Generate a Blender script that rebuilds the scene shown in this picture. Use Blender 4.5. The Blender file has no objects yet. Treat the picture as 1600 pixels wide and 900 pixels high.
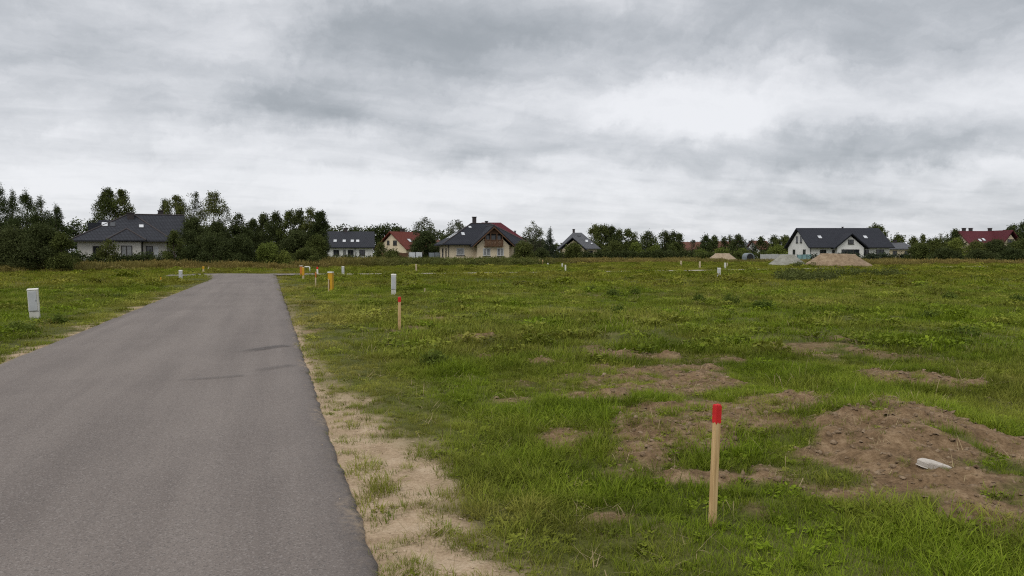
import bpy, math, random
import numpy as np
from mathutils import Vector

S = bpy.context.scene
COL = S.collection
R = math.radians

# ------------------------------------------------------------------ camera
F, CX, CY, CAMH = 1200.0, 800.0, 450.0, 1.6          # photograph: 1600 x 900, focal length in its pixels
PITCH = math.atan(56 / F)
cd = bpy.data.cameras.new('camera')
cam = bpy.data.objects.new('camera', cd)
COL.objects.link(cam)
cd.sensor_width = 36.0
cd.lens = 36.0 * F / 1600.0
cd.clip_start = 0.05
cd.clip_end = 5000
cam.location = (0, 0, CAMH)
cam.rotation_euler = (R(90) - PITCH, 0, 0)
S.camera = cam
S.render.resolution_x, S.render.resolution_y = 1024, 576
S.view_settings.view_transform = 'Standard'
S.view_settings.look = 'None'
S.view_settings.gamma = 1.0
S.view_settings.exposure = 0.35
S.view_settings.use_curve_mapping = False
S.render.engine = 'CYCLES'
S.cycles.use_denoising = False
S.cycles.filter_width = 1.15
S.cycles.max_bounces = 6
S.cycles.transparent_max_bounces = 8


def at(px, py, D):
    """point seen at a photograph pixel, D metres ahead"""
    u, v = (px - CX) / F, (CY - py) / F
    c, s = math.cos(PITCH), math.sin(PITCH)
    t = D / (c + v * s)
    return Vector((u * t, D, CAMH + t * (v * c - s)))


def gnd(px, py):
    """ground point under a photograph pixel"""
    u, v = (px - CX) / F, (CY - py) / F
    c, s = math.cos(PITCH), math.sin(PITCH)
    t = CAMH / (s - v * c)
    return u * t, t * (c + v * s)


# ------------------------------------------------------------------ world: overcast sky
SUN_EL, SUN_AZ = R(56), R(215)                        # azimuth clockwise from +Y
W = bpy.data.worlds.new('World')
S.world = W
W.use_nodes = True
W.cycles.sampling_method = 'MANUAL'
W.cycles.sample_map_resolution = 256
nt = W.node_tree
nt.nodes.clear()


def N(tree, kind, **kw):
    n = tree.nodes.new(kind)
    for k, v in kw.items():
        if k.startswith('i_'):
            key = k[2:]
            n.inputs[int(key) if key.isdigit() else key].default_value = v
        else:
            setattr(n, k, v)
    return n


def math_node(tree, op, a, b=None, clamp=False):
    n = tree.nodes.new('ShaderNodeMath')
    n.operation = op
    n.use_clamp = clamp
    for i, x in enumerate((a, b)):
        if x is None:
            continue
        if isinstance(x, (int, float)):
            n.inputs[i].default_value = x
        else:
            tree.links.new(x, n.inputs[i])
    return n.outputs[0]


def vmath(tree, op, a, b=None):
    n = tree.nodes.new('ShaderNodeVectorMath')
    n.operation = op
    for i, x in enumerate((a, b)):
        if x is None:
            continue
        if isinstance(x, (tuple, list)):
            n.inputs[i].default_value = x
        else:
            tree.links.new(x, n.inputs[i])
    return n


L = nt.links.new
tc = N(nt, 'ShaderNodeTexCoord')
D_ = tc.outputs['Generated']
sep = N(nt, 'ShaderNodeSeparateXYZ')
L(D_, sep.inputs[0])
zc = math_node(nt, 'MAXIMUM', sep.outputs['Z'], 0.0)
zz = math_node(nt, 'ADD', zc, 0.13)
qx = math_node(nt, 'DIVIDE', sep.outputs['X'], zz)
qy = math_node(nt, 'DIVIDE', sep.outputs['Y'], zz)
comb = N(nt, 'ShaderNodeCombineXYZ')
L(qx, comb.inputs[0])
L(qy, comb.inputs[1])
mp = N(nt, 'ShaderNodeMapping')                        # wind direction: banks drawn out from left to right
mp0 = N(nt, 'ShaderNodeMapping')
mp0.inputs['Rotation'].default_value = (0, 0, R(-28))
L(comb.outputs[0], mp0.inputs[0])
mp.inputs['Scale'].default_value = (0.6, 1.0, 1)
mp.inputs['Location'].default_value = (3.1, 1.7, 0)
L(mp0.outputs[0], mp.inputs[0])
n1 = N(nt, 'ShaderNodeTexNoise', i_Scale=1.05, i_Detail=8.0, i_Roughness=0.5, i_Distortion=0.25)
L(mp.outputs[0], n1.inputs['Vector'])
n2 = N(nt, 'ShaderNodeTexNoise', i_Scale=3.4, i_Detail=7.0, i_Roughness=0.58, i_Distortion=0.4)
L(mp.outputs[0], n2.inputs['Vector'])
# ragged outlines: the direction is pushed about by noise before the cloud banks are measured
n3 = N(nt, 'ShaderNodeTexNoise', i_Scale=8.0, i_Detail=8.0, i_Roughness=0.62)
L(D_, n3.inputs['Vector'])
off = vmath(nt, 'SUBTRACT', n3.outputs['Color'], (0.5, 0.5, 0.5))
off2 = vmath(nt, 'MULTIPLY', off.outputs[0], (0.20, 0.1, 0.11))
wd = vmath(nt, 'ADD', D_, off2.outputs[0])
banks = [  # centre and half-size in the photograph's pixels, thickness (+ grey, - bright)
    (690, 70, 150, 60, 0.33), (930, 45, 260, 50, 0.30), (830, 118, 170, 26, 0.16), (1440, 85, 190, 46, 0.26), (1300, 10, 330, 34, 0.24),
    (480, 165, 115, 26, 0.36), (620, 190, 150, 22, 0.18), (130, 105, 240, 70, 0.27), (1450, 238, 260, 22, 0.30), (1130, 225, 190, 24, 0.16),
    (520, 262, 160, 12, 0.16), (1130, 312, 170, 15, 0.13), (1490, 312, 180, 15, 0.12), (60, 190, 190, 26, 0.10), 
    (410, 45, 70, 52, -0.26), (540, 105, 60, 16, -0.16), (1130, 135, 150, 26, -0.22), (900, 175, 230, 26, -0.24), (335, 185, 45, 45, -0.18),
    (200, 240, 330, 20, -0.16), (1330, 180, 160, 18, -0.14), (1340, 280, 330, 16, -0.12), (800, 285, 330, 20, -0.10), (300, 300, 400, 18, -0.12),
]
acc = None
for (bx_, by_, rx, ry, am) in banks:
    d = Vector(((bx_ - CX) / F, 1.0, (394 - by_) / F))
    ln = d.length
    d.normalize()
    df = vmath(nt, 'SUBTRACT', wd.outputs[0], tuple(d))
    sc = vmath(nt, 'MULTIPLY', df.outputs[0], (F * ln / rx, F * ln / rx, F * ln / ry))
    dd = vmath(nt, 'DOT_PRODUCT', sc.outputs[0], sc.outputs[0])
    e = math_node(nt, 'POWER', 2.718, math_node(nt, 'MULTIPLY', dd.outputs['Value'], -0.55))
    t = math_node(nt, 'MULTIPLY', e, am)
    acc = t if acc is None else math_node(nt, 'ADD', acc, t)
a1 = math_node(nt, 'MULTIPLY', math_node(nt, 'SUBTRACT', n1.outputs['Fac'], 0.5), 0.75)
mpb = N(nt, 'ShaderNodeMapping')                       # billows
mpr = N(nt, 'ShaderNodeMapping')                       # banks rise a little towards the right
mpr.inputs['Rotation'].default_value = (0, R(11), 0)
L(wd.outputs[0], mpr.inputs[0])
mpb.inputs['Scale'].default_value = (3.3, 3.3, 10.5)
L(mpr.outputs[0], mpb.inputs[0])
n4 = N(nt, 'ShaderNodeTexNoise', i_Scale=1.0, i_Detail=10.0, i_Roughness=0.58, i_Distortion=0.25)
L(mpb.outputs[0], n4.inputs['Vector'])
a4 = math_node(nt, 'MULTIPLY', math_node(nt, 'SUBTRACT', n4.outputs['Fac'], 0.5), 1.25)
a2 = math_node(nt, 'MULTIPLY', math_node(nt, 'SUBTRACT', n2.outputs['Fac'], 0.5), 0.5)
val = math_node(nt, 'ADD', math_node(nt, 'ADD', math_node(nt, 'ADD', a1, a4), a2), math_node(nt, 'ADD', acc, 0.28))
ramp = N(nt, 'ShaderNodeValToRGB')
cr = ramp.color_ramp
cr.interpolation = 'B_SPLINE'
cr.elements[0].position = 0.0
cr.elements[0].color = (0.82, 0.828, 0.855, 1)
cr.elements[1].position = 1.0
cr.elements[1].color = (0.300, 0.326, 0.352, 1)
e = cr.elements.new(0.33)
e.color = (0.655, 0.668, 0.698, 1)
e = cr.elements.new(0.66)
e.color = (0.440, 0.463, 0.495, 1)
L(val, ramp.inputs[0])
sky = N(nt, 'ShaderNodeTexSky')
sky.sky_type = 'NISHITA'
sky.sun_disc = False
sky.sun_elevation = SUN_EL
sky.sun_rotation = SUN_AZ
bg1 = N(nt, 'ShaderNodeBackground', i_Strength=0.1)
L(sky.outputs[0], bg1.inputs['Color'])
bg2 = N(nt, 'ShaderNodeBackground', i_Strength=0.86)
L(ramp.outputs[0], bg2.inputs['Color'])
mixs = N(nt, 'ShaderNodeMixShader')
mixs.inputs[0].default_value = 0.95                    # closed cloud cover, a little sky light through it
L(bg1.outputs[0], mixs.inputs[1])
L(bg2.outputs[0], mixs.inputs[2])
wo = N(nt, 'ShaderNodeOutputWorld')
L(mixs.outputs[0], wo.inputs['Surface'])

sl = bpy.data.lights.new('sun', 'SUN')
sl.energy = 1.5
sl.angle = R(55)
sl.color = (1.0, 0.97, 0.92)
sun = bpy.data.objects.new('sun', sl)
COL.objects.link(sun)
sdir = Vector((math.sin(SUN_AZ) * math.cos(SUN_EL), math.cos(SUN_AZ) * math.cos(SUN_EL), math.sin(SUN_EL)))
sun.rotation_euler = sdir.to_track_quat('Z', 'Y').to_euler()
sun.location = (0, -20, 60)


# ------------------------------------------------------------------ helpers
def lin(r, g, b):
    f = lambda c: ((c / 255 + 0.055) / 1.055) ** 2.4 if c > 10 else c / 255 / 12.92
    return (f(r), f(g), f(b), 1)


def _hash(ix, iy, seed):
    h = (ix.astype(np.int64) * 374761393 + iy.astype(np.int64) * 668265263 + seed * 974634777) & 0xFFFFFFFF
    h = ((h ^ (h >> 13)) * 1274126177) & 0xFFFFFFFF
    return ((h ^ (h >> 16)) & 0xFFFFFF) / float(0xFFFFFF)


def vnoise(x, y, seed=0):
    x = np.asarray(x, float)
    y = np.asarray(y, float)
    ix, iy = np.floor(x), np.floor(y)
    fx, fy = x - ix, y - iy
    fx = fx * fx * (3 - 2 * fx)
    fy = fy * fy * (3 - 2 * fy)
    a = _hash(ix, iy, seed)
    b = _hash(ix + 1, iy, seed)
    c = _hash(ix, iy + 1, seed)
    d = _hash(ix + 1, iy + 1, seed)
    return (a * (1 - fx) + b * fx) * (1 - fy) + (c * (1 - fx) + d * fx) * fy


def fbm(x, y, seed=0, o=4):
    t, a, s = 0.0, 0.5, 0.0
    x = np.asarray(x, float)
    y = np.asarray(y, float)
    for i in range(o):
        t = t + a * vnoise(x, y, seed + i * 17)
        s += a
        a *= 0.5
        x, y = x * 2.03 + 5.1, y * 2.03 + 1.7
    return t / s


def sstep(a, b, x):
    t = np.clip((x - a) / (b - a), 0, 1)
    return t * t * (3 - 2 * t)


class MB:
    """collects faces; build() links them as ONE mesh object"""

    def __init__(s):
        s.v, s.f = [], []

    def add(s, vs, fs):
        o = len(s.v)
        s.v += [tuple(p) for p in vs]
        s.f += [tuple(i + o for i in f) for f in fs]
        return s

    def box(s, x0, x1, y0, y1, z0, z1):
        return s.add([(x0, y0, z0), (x1, y0, z0), (x1, y1, z0), (x0, y1, z0), (x0, y0, z1), (x1, y0, z1), (x1, y1, z1), (x0, y1, z1)],
                     [(0, 3, 2, 1), (4, 5, 6, 7), (0, 1, 5, 4), (1, 2, 6, 5), (2, 3, 7, 6), (3, 0, 4, 7)])

    def prism(s, pts, a, b, axis):
        """pts: outline; extruded from a to b along axis ('x': pts are (y,z); 'y': pts are (x,z); 'z': pts are (x,y))"""
        n = len(pts)
        mk = {'x': lambda p, t: (t, p[0], p[1]), 'y': lambda p, t: (p[0], t, p[1]), 'z': lambda p, t: (p[0], p[1], t)}[axis]
        return s.add([mk(p, a) for p in pts] + [mk(p, b) for p in pts],
                     [tuple(range(n))[::-1], tuple(range(n, 2 * n))] + [(i, (i + 1) % n, n + (i + 1) % n, n + i) for i in range(n)])

    def slab(s, vs, fs, th):
        """roof planes given by their upper faces, th thick (downwards)"""
        n = len(vs)
        ed = {}
        for f in fs:
            for i in range(len(f)):
                ed[(f[i], f[(i + 1) % len(f)])] = 1
        out = [tuple(f) for f in fs] + [tuple(i + n for i in f[::-1]) for f in fs]
        out += [(b, a, a + n, b + n) for (a, b) in ed if (b, a) not in ed]
        return s.add(list(vs) + [(x, y, z - th) for x, y, z in vs], out)

    def tube(s, pts, rs, n=7, cap=True):
        pts = [Vector(p) for p in pts]
        rings = []
        for i, p in enumerate(pts):
            t = (pts[min(i + 1, len(pts) - 1)] - pts[max(i - 1, 0)]).normalized()
            a = t.cross(Vector((0.31, 0.2, 0.93)) if abs(t.z) < 0.9 else Vector((1, 0.1, 0))).normalized()
            b = t.cross(a)
            r = rs[i] if hasattr(rs, '__len__') else rs
            rings.append([p + (a * math.cos(2 * math.pi * k / n) + b * math.sin(2 * math.pi * k / n)) * r for k in range(n)])
        vs = [q for ring in rings for q in ring]
        fs = [(i * n + k, i * n + (k + 1) % n, (i + 1) * n + (k + 1) % n, (i + 1) * n + k) for i in range(len(pts) - 1) for k in range(n)]
        if cap:
            fs += [tuple(range(n))[::-1], tuple(range((len(pts) - 1) * n, len(pts) * n))]
        return s.add(vs, fs)

    def build(s, name, mat, parent=None, smooth=False, bevel=0):
        me = bpy.data.meshes.new(name)
        me.from_pydata(s.v, [], s.f)
        if smooth:
            me.polygons.foreach_set('use_smooth', [True] * len(me.polygons))
        o = bpy.data.objects.new(name, me)
        if mat:
            me.materials.append(mat)
        COL.objects.link(o)
        o.parent = parent
        if bevel:
            m = o.modifiers.new('bevel', 'BEVEL')
            m.width = bevel
            m.segments = 2
        return o


def arr_mesh(name, V, Fq, mat=None, attrs=None, smooth=False):
    """V (n,3), Fq (m,k) with k = 3 or 4; attrs name -> (domain, values)"""
    me = bpy.data.meshes.new(name)
    V = np.ascontiguousarray(V, np.float32)
    Fq = np.ascontiguousarray(Fq, np.int32)
    me.vertices.add(len(V))
    me.vertices.foreach_set('co', V.ravel())
    if len(Fq):
        k = Fq.shape[1]
        me.loops.add(Fq.size)
        me.loops.foreach_set('vertex_index', Fq.ravel())
        me.polygons.add(len(Fq))
        me.polygons.foreach_set('loop_start', np.arange(0, Fq.size, k, dtype=np.int32))
        if smooth:
            me.polygons.foreach_set('use_smooth', np.ones(len(Fq), bool))
    me.update(calc_edges=True)
    for n, (dom, vals) in (attrs or {}).items():
        vals = np.asarray(vals)
        if vals.ndim == 2:
            a = me.attributes.new(n, 'FLOAT_VECTOR', dom)
            a.data.foreach_set('vector', np.ascontiguousarray(vals, np.float32).ravel())
        elif vals.dtype.kind == 'i':
            a = me.attributes.new(n, 'INT', dom)
            a.data.foreach_set('value', np.ascontiguousarray(vals, np.int32))
        else:
            a = me.attributes.new(n, 'FLOAT', dom)
            a.data.foreach_set('value', np.ascontiguousarray(vals, np.float32))
    if mat:
        me.materials.append(mat)
    return me


def link(name, me, parent=None):
    o = bpy.data.objects.new(name, me)
    COL.objects.link(o)
    o.parent = parent
    return o


def tag(o, label=None, cat=None, group=None, kind=None):
    if label:
        o['label'] = label
    if cat:
        o['category'] = cat
    if group:
        o['group'] = group
    if kind:
        o['kind'] = kind
    return o


def thing(name, label, cat, loc, rz=0.0, group=None):
    o = bpy.data.objects.new(name, None)
    o.empty_display_size = 0.2
    COL.objects.link(o)
    o.location = loc
    o.rotation_euler = (0, 0, rz)
    return tag(o, label, cat, group)


# ------------------------------------------------------------------ materials
def new_mat(name):
    m = bpy.data.materials.new(name)
    m.use_nodes = True
    t = m.node_tree
    b = t.nodes['Principled BSDF']
    return m, t, b


def mixc(t, fac, a, b, mode='MIX'):
    n = t.nodes.new('ShaderNodeMix')
    n.data_type = 'RGBA'
    n.blend_type = mode
    for sock, v in ((n.inputs[0], fac), (n.inputs[6], a), (n.inputs[7], b)):
        if isinstance(v, (int, float)):
            sock.default_value = v
        elif isinstance(v, (tuple, list)):
            sock.default_value = v
        else:
            t.links.new(v, sock)
    return n.outputs[2]


def ramp_node(t, src, stops):
    n = t.nodes.new('ShaderNodeValToRGB')
    while len(n.color_ramp.elements) < len(stops):
        n.color_ramp.elements.new(0.5)
    for e, (p, c) in zip(n.color_ramp.elements, stops):
        e.position = p
        e.color = c if len(c) == 4 else (*c, 1)
    t.links.new(src, n.inputs[0])
    return n.outputs[0]


def noise(t, scale, detail=4, rough=0.55, vec=None, dist=0.0):
    n = N(t, 'ShaderNodeTexNoise', i_Scale=scale, i_Detail=detail, i_Roughness=rough, i_Distortion=dist)
    if vec is None:
        c = t.nodes.get('OC') or N(t, 'ShaderNodeTexCoord', name='OC')
        vec = c.outputs['Object']
    t.links.new(vec, n.inputs['Vector'])
    return n.outputs['Fac']


def bump(t, b, h, strength, dist):
    n = N(t, 'ShaderNodeBump', i_Strength=strength, i_Distance=dist)
    t.links.new(h, n.inputs['Height'])
    t.links.new(n.outputs[0], b.inputs['Normal'])


def plain(name, c1, c2=None, rough=0.7, scale=3.0, bmp=0.0, spec=0.3):
    """a colour worn and mottled by noise"""
    m, t, b = new_mat(name)
    c2 = c2 or tuple(x * 0.75 for x in c1[:3]) + (1,)
    n = noise(t, scale, 5, 0.6)
    t.links.new(ramp_node(t, n, [(0.3, c2), (0.68, c1)]), b.inputs['Base Color'])
    b.inputs['Roughness'].default_value = rough
    b.inputs['Specular IOR Level'].default_value = spec
    if bmp:
        bump(t, b, noise(t, scale * 12, 4), bmp, 0.02)
    return m


def attr(t, name, kind='GEOMETRY'):
    n = N(t, 'ShaderNodeAttribute', attribute_name=name, attribute_type=kind)
    return n.outputs['Fac']


def foliage(name, dark, light, tip=None, inst=False, trans=0.25):
    """leaf colour: varies by leaf, by clump and by plant"""
    m, t, b = new_mat(name)
    v = attr(t, 'v')
    base = mixc(t, v, dark, light)
    oi = N(t, 'ShaderNodeObjectInfo')
    if inst:
        ti = attr(t, 'tint', 'INSTANCER')
        base = mixc(t, ti, base, tip)
        lum = math_node(t, 'ADD', math_node(t, 'MULTIPLY', attr(t, 'lum', 'INSTANCER'), 0.75), 0.62)
    else:
        lum = math_node(t, 'ADD', math_node(t, 'MULTIPLY', noise(t, 0.9, 3), 0.9), 0.55)
        lum = math_node(t, 'MULTIPLY', lum, math_node(t, 'ADD', math_node(t, 'MULTIPLY', oi.outputs['Random'], 0.3), 0.85))
        if tip:
            base = mixc(t, math_node(t, 'MULTIPLY', oi.outputs['Random'], 0.35), base, tip)
    cc = N(t, 'ShaderNodeCombineColor')
    for i in range(3):
        t.links.new(lum, cc.inputs[i])
    col = mixc(t, 1.0, base, cc.outputs[0], 'MULTIPLY')
    t.links.new(col, b.inputs['Base Color'])
    b.inputs['Roughness'].default_value = 0.7
    b.inputs['Specular IOR Level'].default_value = 0.1
    tr = N(t, 'ShaderNodeBsdfTranslucent')
    t.links.new(col, tr.inputs['Color'])
    mx = N(t, 'ShaderNodeMixShader')
    mx.inputs[0].default_value = trans
    t.links.new(b.outputs[0], mx.inputs[1])
    t.links.new(tr.outputs[0], mx.inputs[2])
    t.links.new(mx.outputs[0], t.nodes['Material Output'].inputs['Surface'])
    return m


def roof_mat(name, c1, c2, row=0.36, colw=0.36, rough=0.75):
    """rows of tiles: seen from 90 m and more, so tile relief is in the shader"""
    m, t, b = new_mat(name)
    c = N(t, 'ShaderNodeTexCoord', name='OC')
    br = N(t, 'ShaderNodeTexBrick', i_Scale=1.0)
    sp = N(t, 'ShaderNodeSeparateXYZ')
    t.links.new(c.outputs['Object'], sp.inputs[0])
    cb = N(t, 'ShaderNodeCombineXYZ')
    t.links.new(math_node(t, 'ADD', sp.outputs[0], sp.outputs[1]), cb.inputs[0])
    t.links.new(math_node(t, 'MULTIPLY', sp.outputs[2], 2.0), cb.inputs[1])
    t.links.new(cb.outputs[0], br.inputs['Vector'])
    br.inputs['Brick Width'].default_value = colw
    br.inputs['Row Height'].default_value = row
    br.inputs['Mortar Size'].default_value = 0.035
    br.inputs['Color1'].default_value = c1
    br.inputs['Color2'].default_value = c2
    br.inputs['Mortar'].default_value = tuple(x * 0.45 for x in c1[:3]) + (1,)
    n = noise(t, 0.8, 4)
    t.links.new(mixc(t, math_node(t, 'MULTIPLY', n, 0.5), br.outputs[0], tuple(x * 1.25 for x in c1[:3]) + (1,)), b.inputs['Base Color'])
    b.inputs['Roughness'].default_value = rough
    b.inputs['Specular IOR Level'].default_value = 0.22
    bump(t, b, br.outputs['Fac'], 0.7, -0.05)
    return m


M = {}
M['white_wall'] = plain('white_render', (0.74, 0.73, 0.70, 1), (0.62, 0.61, 0.58, 1), 0.85, 0.7)
M['grey_wall'] = plain('off_white_render', (0.62, 0.60, 0.55, 1), (0.50, 0.48, 0.44, 1), 0.85, 0.7)
M['cream_wall'] = plain('cream_render', (0.66, 0.56, 0.40, 1), (0.55, 0.46, 0.33, 1), 0.85, 0.6)
M['pink_wall'] = plain('pale_pink_render', (0.55, 0.42, 0.37, 1), None, 0.85, 0.7)
M['dark_roof'] = roof_mat('dark_grey_tiles', (0.026, 0.028, 0.035, 1), (0.038, 0.040, 0.049, 1))
M['slate_roof'] = roof_mat('blue_grey_tiles', (0.019, 0.021, 0.028, 1), (0.027, 0.029, 0.038, 1))
M['grey_roof'] = roof_mat('light_grey_tiles', (0.085, 0.088, 0.098, 1), (0.115, 0.118, 0.128, 1))
M['red_roof'] = roof_mat('brick_red_tiles', (0.115, 0.026, 0.018, 1), (0.15, 0.036, 0.023, 1))
M['wine_roof'] = roof_mat('wine_red_tiles', (0.080, 0.014, 0.020, 1), (0.105, 0.02, 0.026, 1))
M['rust_roof'] = roof_mat('rust_tiles', (0.12, 0.05, 0.035, 1), (0.14, 0.06, 0.04, 1))
M['chimney'] = plain('dark_brick', (0.06, 0.05, 0.05, 1), (0.035, 0.03, 0.03, 1), 0.8, 5)
M['brown_wood'] = plain('stained_wood', (0.12, 0.062, 0.03, 1), (0.075, 0.038, 0.02, 1), 0.7, 2.5)
M['dark_metal'] = plain('anthracite_metal', (0.03, 0.03, 0.033, 1), None, 0.5, 3)
M['frame_dark'] = plain('dark_window_frame', (0.05, 0.045, 0.04, 1), None, 0.5, 3)
M['frame_white'] = plain('white_window_frame', (0.6, 0.6, 0.58, 1), None, 0.5, 3)
m, t, b = new_mat('window_glass')
t.links.new(ramp_node(t, noise(t, 0.9, 3), [(0.35, (0.015, 0.017, 0.02, 1)), (0.7, (0.06, 0.065, 0.07, 1))]), b.inputs['Base Color'])
b.inputs['Roughness'].default_value = 0.06
b.inputs['Specular IOR Level'].default_value = 0.6
M['glass'] = m
m, t, b = new_mat('curtained_glass')
t.links.new(ramp_node(t, noise(t, 2.5, 3), [(0.35, (0.16, 0.165, 0.17, 1)), (0.7, (0.30, 0.30, 0.29, 1))]), b.inputs['Base Color'])
b.inputs['Roughness'].default_value = 0.08
M['curtain'] = m
m, t, b = new_mat('skylight_glass')  # pale base colour stands in for sky reflected in the roof windows
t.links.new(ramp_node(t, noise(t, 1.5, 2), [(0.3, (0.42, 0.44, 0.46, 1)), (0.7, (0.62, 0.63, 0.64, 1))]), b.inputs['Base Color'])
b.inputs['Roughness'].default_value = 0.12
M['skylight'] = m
M['concrete'] = plain('concrete', (0.40, 0.40, 0.39, 1), (0.30, 0.30, 0.29, 1), 0.9, 2)
M['pale_panel'] = plain('pale_sheet_panel', (0.56, 0.58, 0.60, 1), (0.45, 0.47, 0.48, 1), 0.6, 1.5)
M['blue_panel'] = plain('blue_grey_sheet', (0.20, 0.23, 0.25, 1), (0.13, 0.15, 0.165, 1), 0.6, 1.5)
M['teal_panel'] = plain('turquoise_mesh_sheet', (0.20, 0.33, 0.33, 1), (0.13, 0.23, 0.24, 1), 0.6, 1.5)
M['bark'] = plain('bark', (0.075, 0.055, 0.04, 1), (0.035, 0.027, 0.02, 1), 0.95, 4)
M['birch_bark'] = plain('birch_bark', (0.32, 0.30, 0.27, 1), (0.07, 0.06, 0.05, 1), 0.9, 3)
M['leaf_mid'] = foliage('foliage_mid', (0.040, 0.054, 0.013, 1), (0.112, 0.138, 0.035, 1), (0.100, 0.091, 0.028, 1))
M['leaf_dark'] = foliage('foliage_dark', (0.028, 0.040, 0.012, 1), (0.078, 0.099, 0.031, 1), (0.071, 0.071, 0.026, 1))
M['leaf_light'] = foliage('foliage_light', (0.069, 0.099, 0.018, 1), (0.167, 0.207, 0.041, 1), (0.161, 0.155, 0.039, 1))
M['leaf_grey'] = foliage('foliage_grey_green', (0.058, 0.067, 0.036, 1), (0.132, 0.146, 0.082, 1), (0.108, 0.106, 0.060, 1))
M['needle'] = foliage('pine_needles', (0.027, 0.041, 0.013, 1), (0.077, 0.102, 0.029, 1), (0.067, 0.073, 0.027, 1), trans=0.12)
M['needle_far'] = foliage('spruce_needles', (0.018, 0.029, 0.015, 1), (0.048, 0.063, 0.032, 1), (0.046, 0.052, 0.028, 1), trans=0.1)

M['grass'] = foliage('grass_blades', (0.079, 0.121, 0.005, 1), (0.178, 0.241, 0.015, 1), (0.270, 0.239, 0.056, 1), inst=True, trans=0.3)
M['grass_far'] = foliage('field_grass', (0.090, 0.126, 0.006, 1), (0.187, 0.232, 0.016, 1), (0.225, 0.194, 0.036, 1), inst=True, trans=0.3)
M['meadow'] = foliage('meadow_grass', (0.062, 0.086, 0.016, 1), (0.130, 0.150, 0.036, 1), (0.265, 0.200, 0.062, 1), inst=True, trans=0.25)
M['weed'] = foliage('weed_leaves', (0.056, 0.088, 0.012, 1), (0.125, 0.172, 0.026, 1), (0.13, 0.14, 0.03, 1), trans=0.3)
M['straw'] = plain('dry_straw', (0.34, 0.27, 0.15, 1), (0.20, 0.15, 0.08, 1), 0.9, 20)

# bare earth, turf and verge sand on the one ground sheet
m, t, b = new_mat('field_ground')
oc = N(t, 'ShaderNodeTexCoord', name='OC')
soil_n = noise(t, 6, 6, 0.65)
fine = noise(t, 45, 5, 0.7)
soil = ramp_node(t, math_node(t, 'ADD', math_node(t, 'MULTIPLY', soil_n, 0.6), math_node(t, 'MULTIPLY', fine, 0.4)),
                 [(0.38, (0.080, 0.052, 0.028, 1)), (0.50, (0.165, 0.108, 0.060, 1)), (0.63, (0.27, 0.19, 0.115, 1))])
turf = ramp_node(t, math_node(t, 'ADD', math_node(t, 'MULTIPLY', noise(t, 1.3, 5), 0.6), math_node(t, 'MULTIPLY', fine, 0.4)),
                 [(0.36, (0.050, 0.056, 0.014, 1)), (0.55, (0.095, 0.098, 0.028, 1)), (0.68, (0.150, 0.120, 0.055, 1))])
sand = ramp_node(t, math_node(t, 'ADD', math_node(t, 'MULTIPLY', noise(t, 3.5, 6, 0.65), 0.55), math_node(t, 'MULTIPLY', fine, 0.45)),
                 [(0.34, (0.21, 0.145, 0.088, 1)), (0.50, (0.37, 0.275, 0.182, 1)), (0.66, (0.50, 0.395, 0.28, 1))])
far_ = ramp_node(t, noise(t, 0.05, 5), [(0.35, (0.050, 0.066, 0.016, 1)), (0.65, (0.082, 0.086, 0.026, 1))])
g1 = mixc(t, attr(t, 'far'), turf, far_)
g2 = mixc(t, attr(t, 'soil'), g1, soil)
t.links.new(mixc(t, attr(t, 'sand'), g2, sand), b.inputs['Base Color'])
b.inputs['Roughness'].default_value = 0.95
b.inputs['Specular IOR Level'].default_value = 0.1
bump(t, b, math_node(t, 'ADD', soil_n, math_node(t, 'MULTIPLY', fine, 0.5)), 0.55, 0.05)
M['ground'] = m

# asphalt: fine chippings, long rolled streaks, pale worn areas, darker raw edges
m, t, b = new_mat('asphalt')
oc = N(t, 'ShaderNodeTexCoord', name='OC')
mpq = N(t, 'ShaderNodeMapping')
mpq.inputs['Rotation'].default_value = (0, 0, R(-17.4))
t.links.new(oc.outputs['Object'], mpq.inputs[0])
mpn = N(t, 'ShaderNodeMapping')
mpn.inputs['Scale'].default_value = (1.6, 0.09, 1)
t.links.new(mpq.outputs[0], mpn.inputs[0])
streak = noise(t, 1.2, 5, 0.6, mpn.outputs[0])
blot = noise(t, 0.33, 5, 0.6, None, 0.6)
chip = N(t, 'ShaderNodeTexVoronoi', i_Scale=120.0)
t.links.new(oc.outputs['Object'], chip.inputs['Vector'])
grain = noise(t, 70, 4, 0.8)
mixv = math_node(t, 'ADD', math_node(t, 'ADD', math_node(t, 'MULTIPLY', streak, 0.46), math_node(t, 'MULTIPLY', blot, 0.30)), math_node(t, 'MULTIPLY', grain, 0.36))
col = ramp_node(t, mixv, [(0.33, (0.094, 0.079, 0.070, 1)), (0.5, (0.136, 0.114, 0.101, 1)), (0.66, (0.182, 0.155, 0.137, 1))])
sepc = N(t, 'ShaderNodeSeparateColor')
t.links.new(chip.outputs['Color'], sepc.inputs[0])
col = mixc(t, math_node(t, 'MULTIPLY', math_node(t, 'GREATER_THAN', sepc.outputs[0], 0.86), 0.35), col, (0.30, 0.27, 0.25, 1))
col = mixc(t, math_node(t, 'MULTIPLY', math_node(t, 'LESS_THAN', sepc.outputs[1], 0.14), 0.4), col, (0.045, 0.042, 0.04, 1))
col = mixc(t, attr(t, 'edge'), col, (0.060, 0.052, 0.050, 1))
col = mixc(t, math_node(t, 'MULTIPLY', attr(t, 'dust'), math_node(t, 'MULTIPLY', math_node(t, 'SUBTRACT', noise(t, 14, 5, 0.7), 0.42), 4.0, True)), col, (0.36, 0.275, 0.185, 1))
t.links.new(col, b.inputs['Base Color'])
b.inputs['Roughness'].default_value = 0.82
b.inputs['Specular IOR Level'].default_value = 0.35
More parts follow.
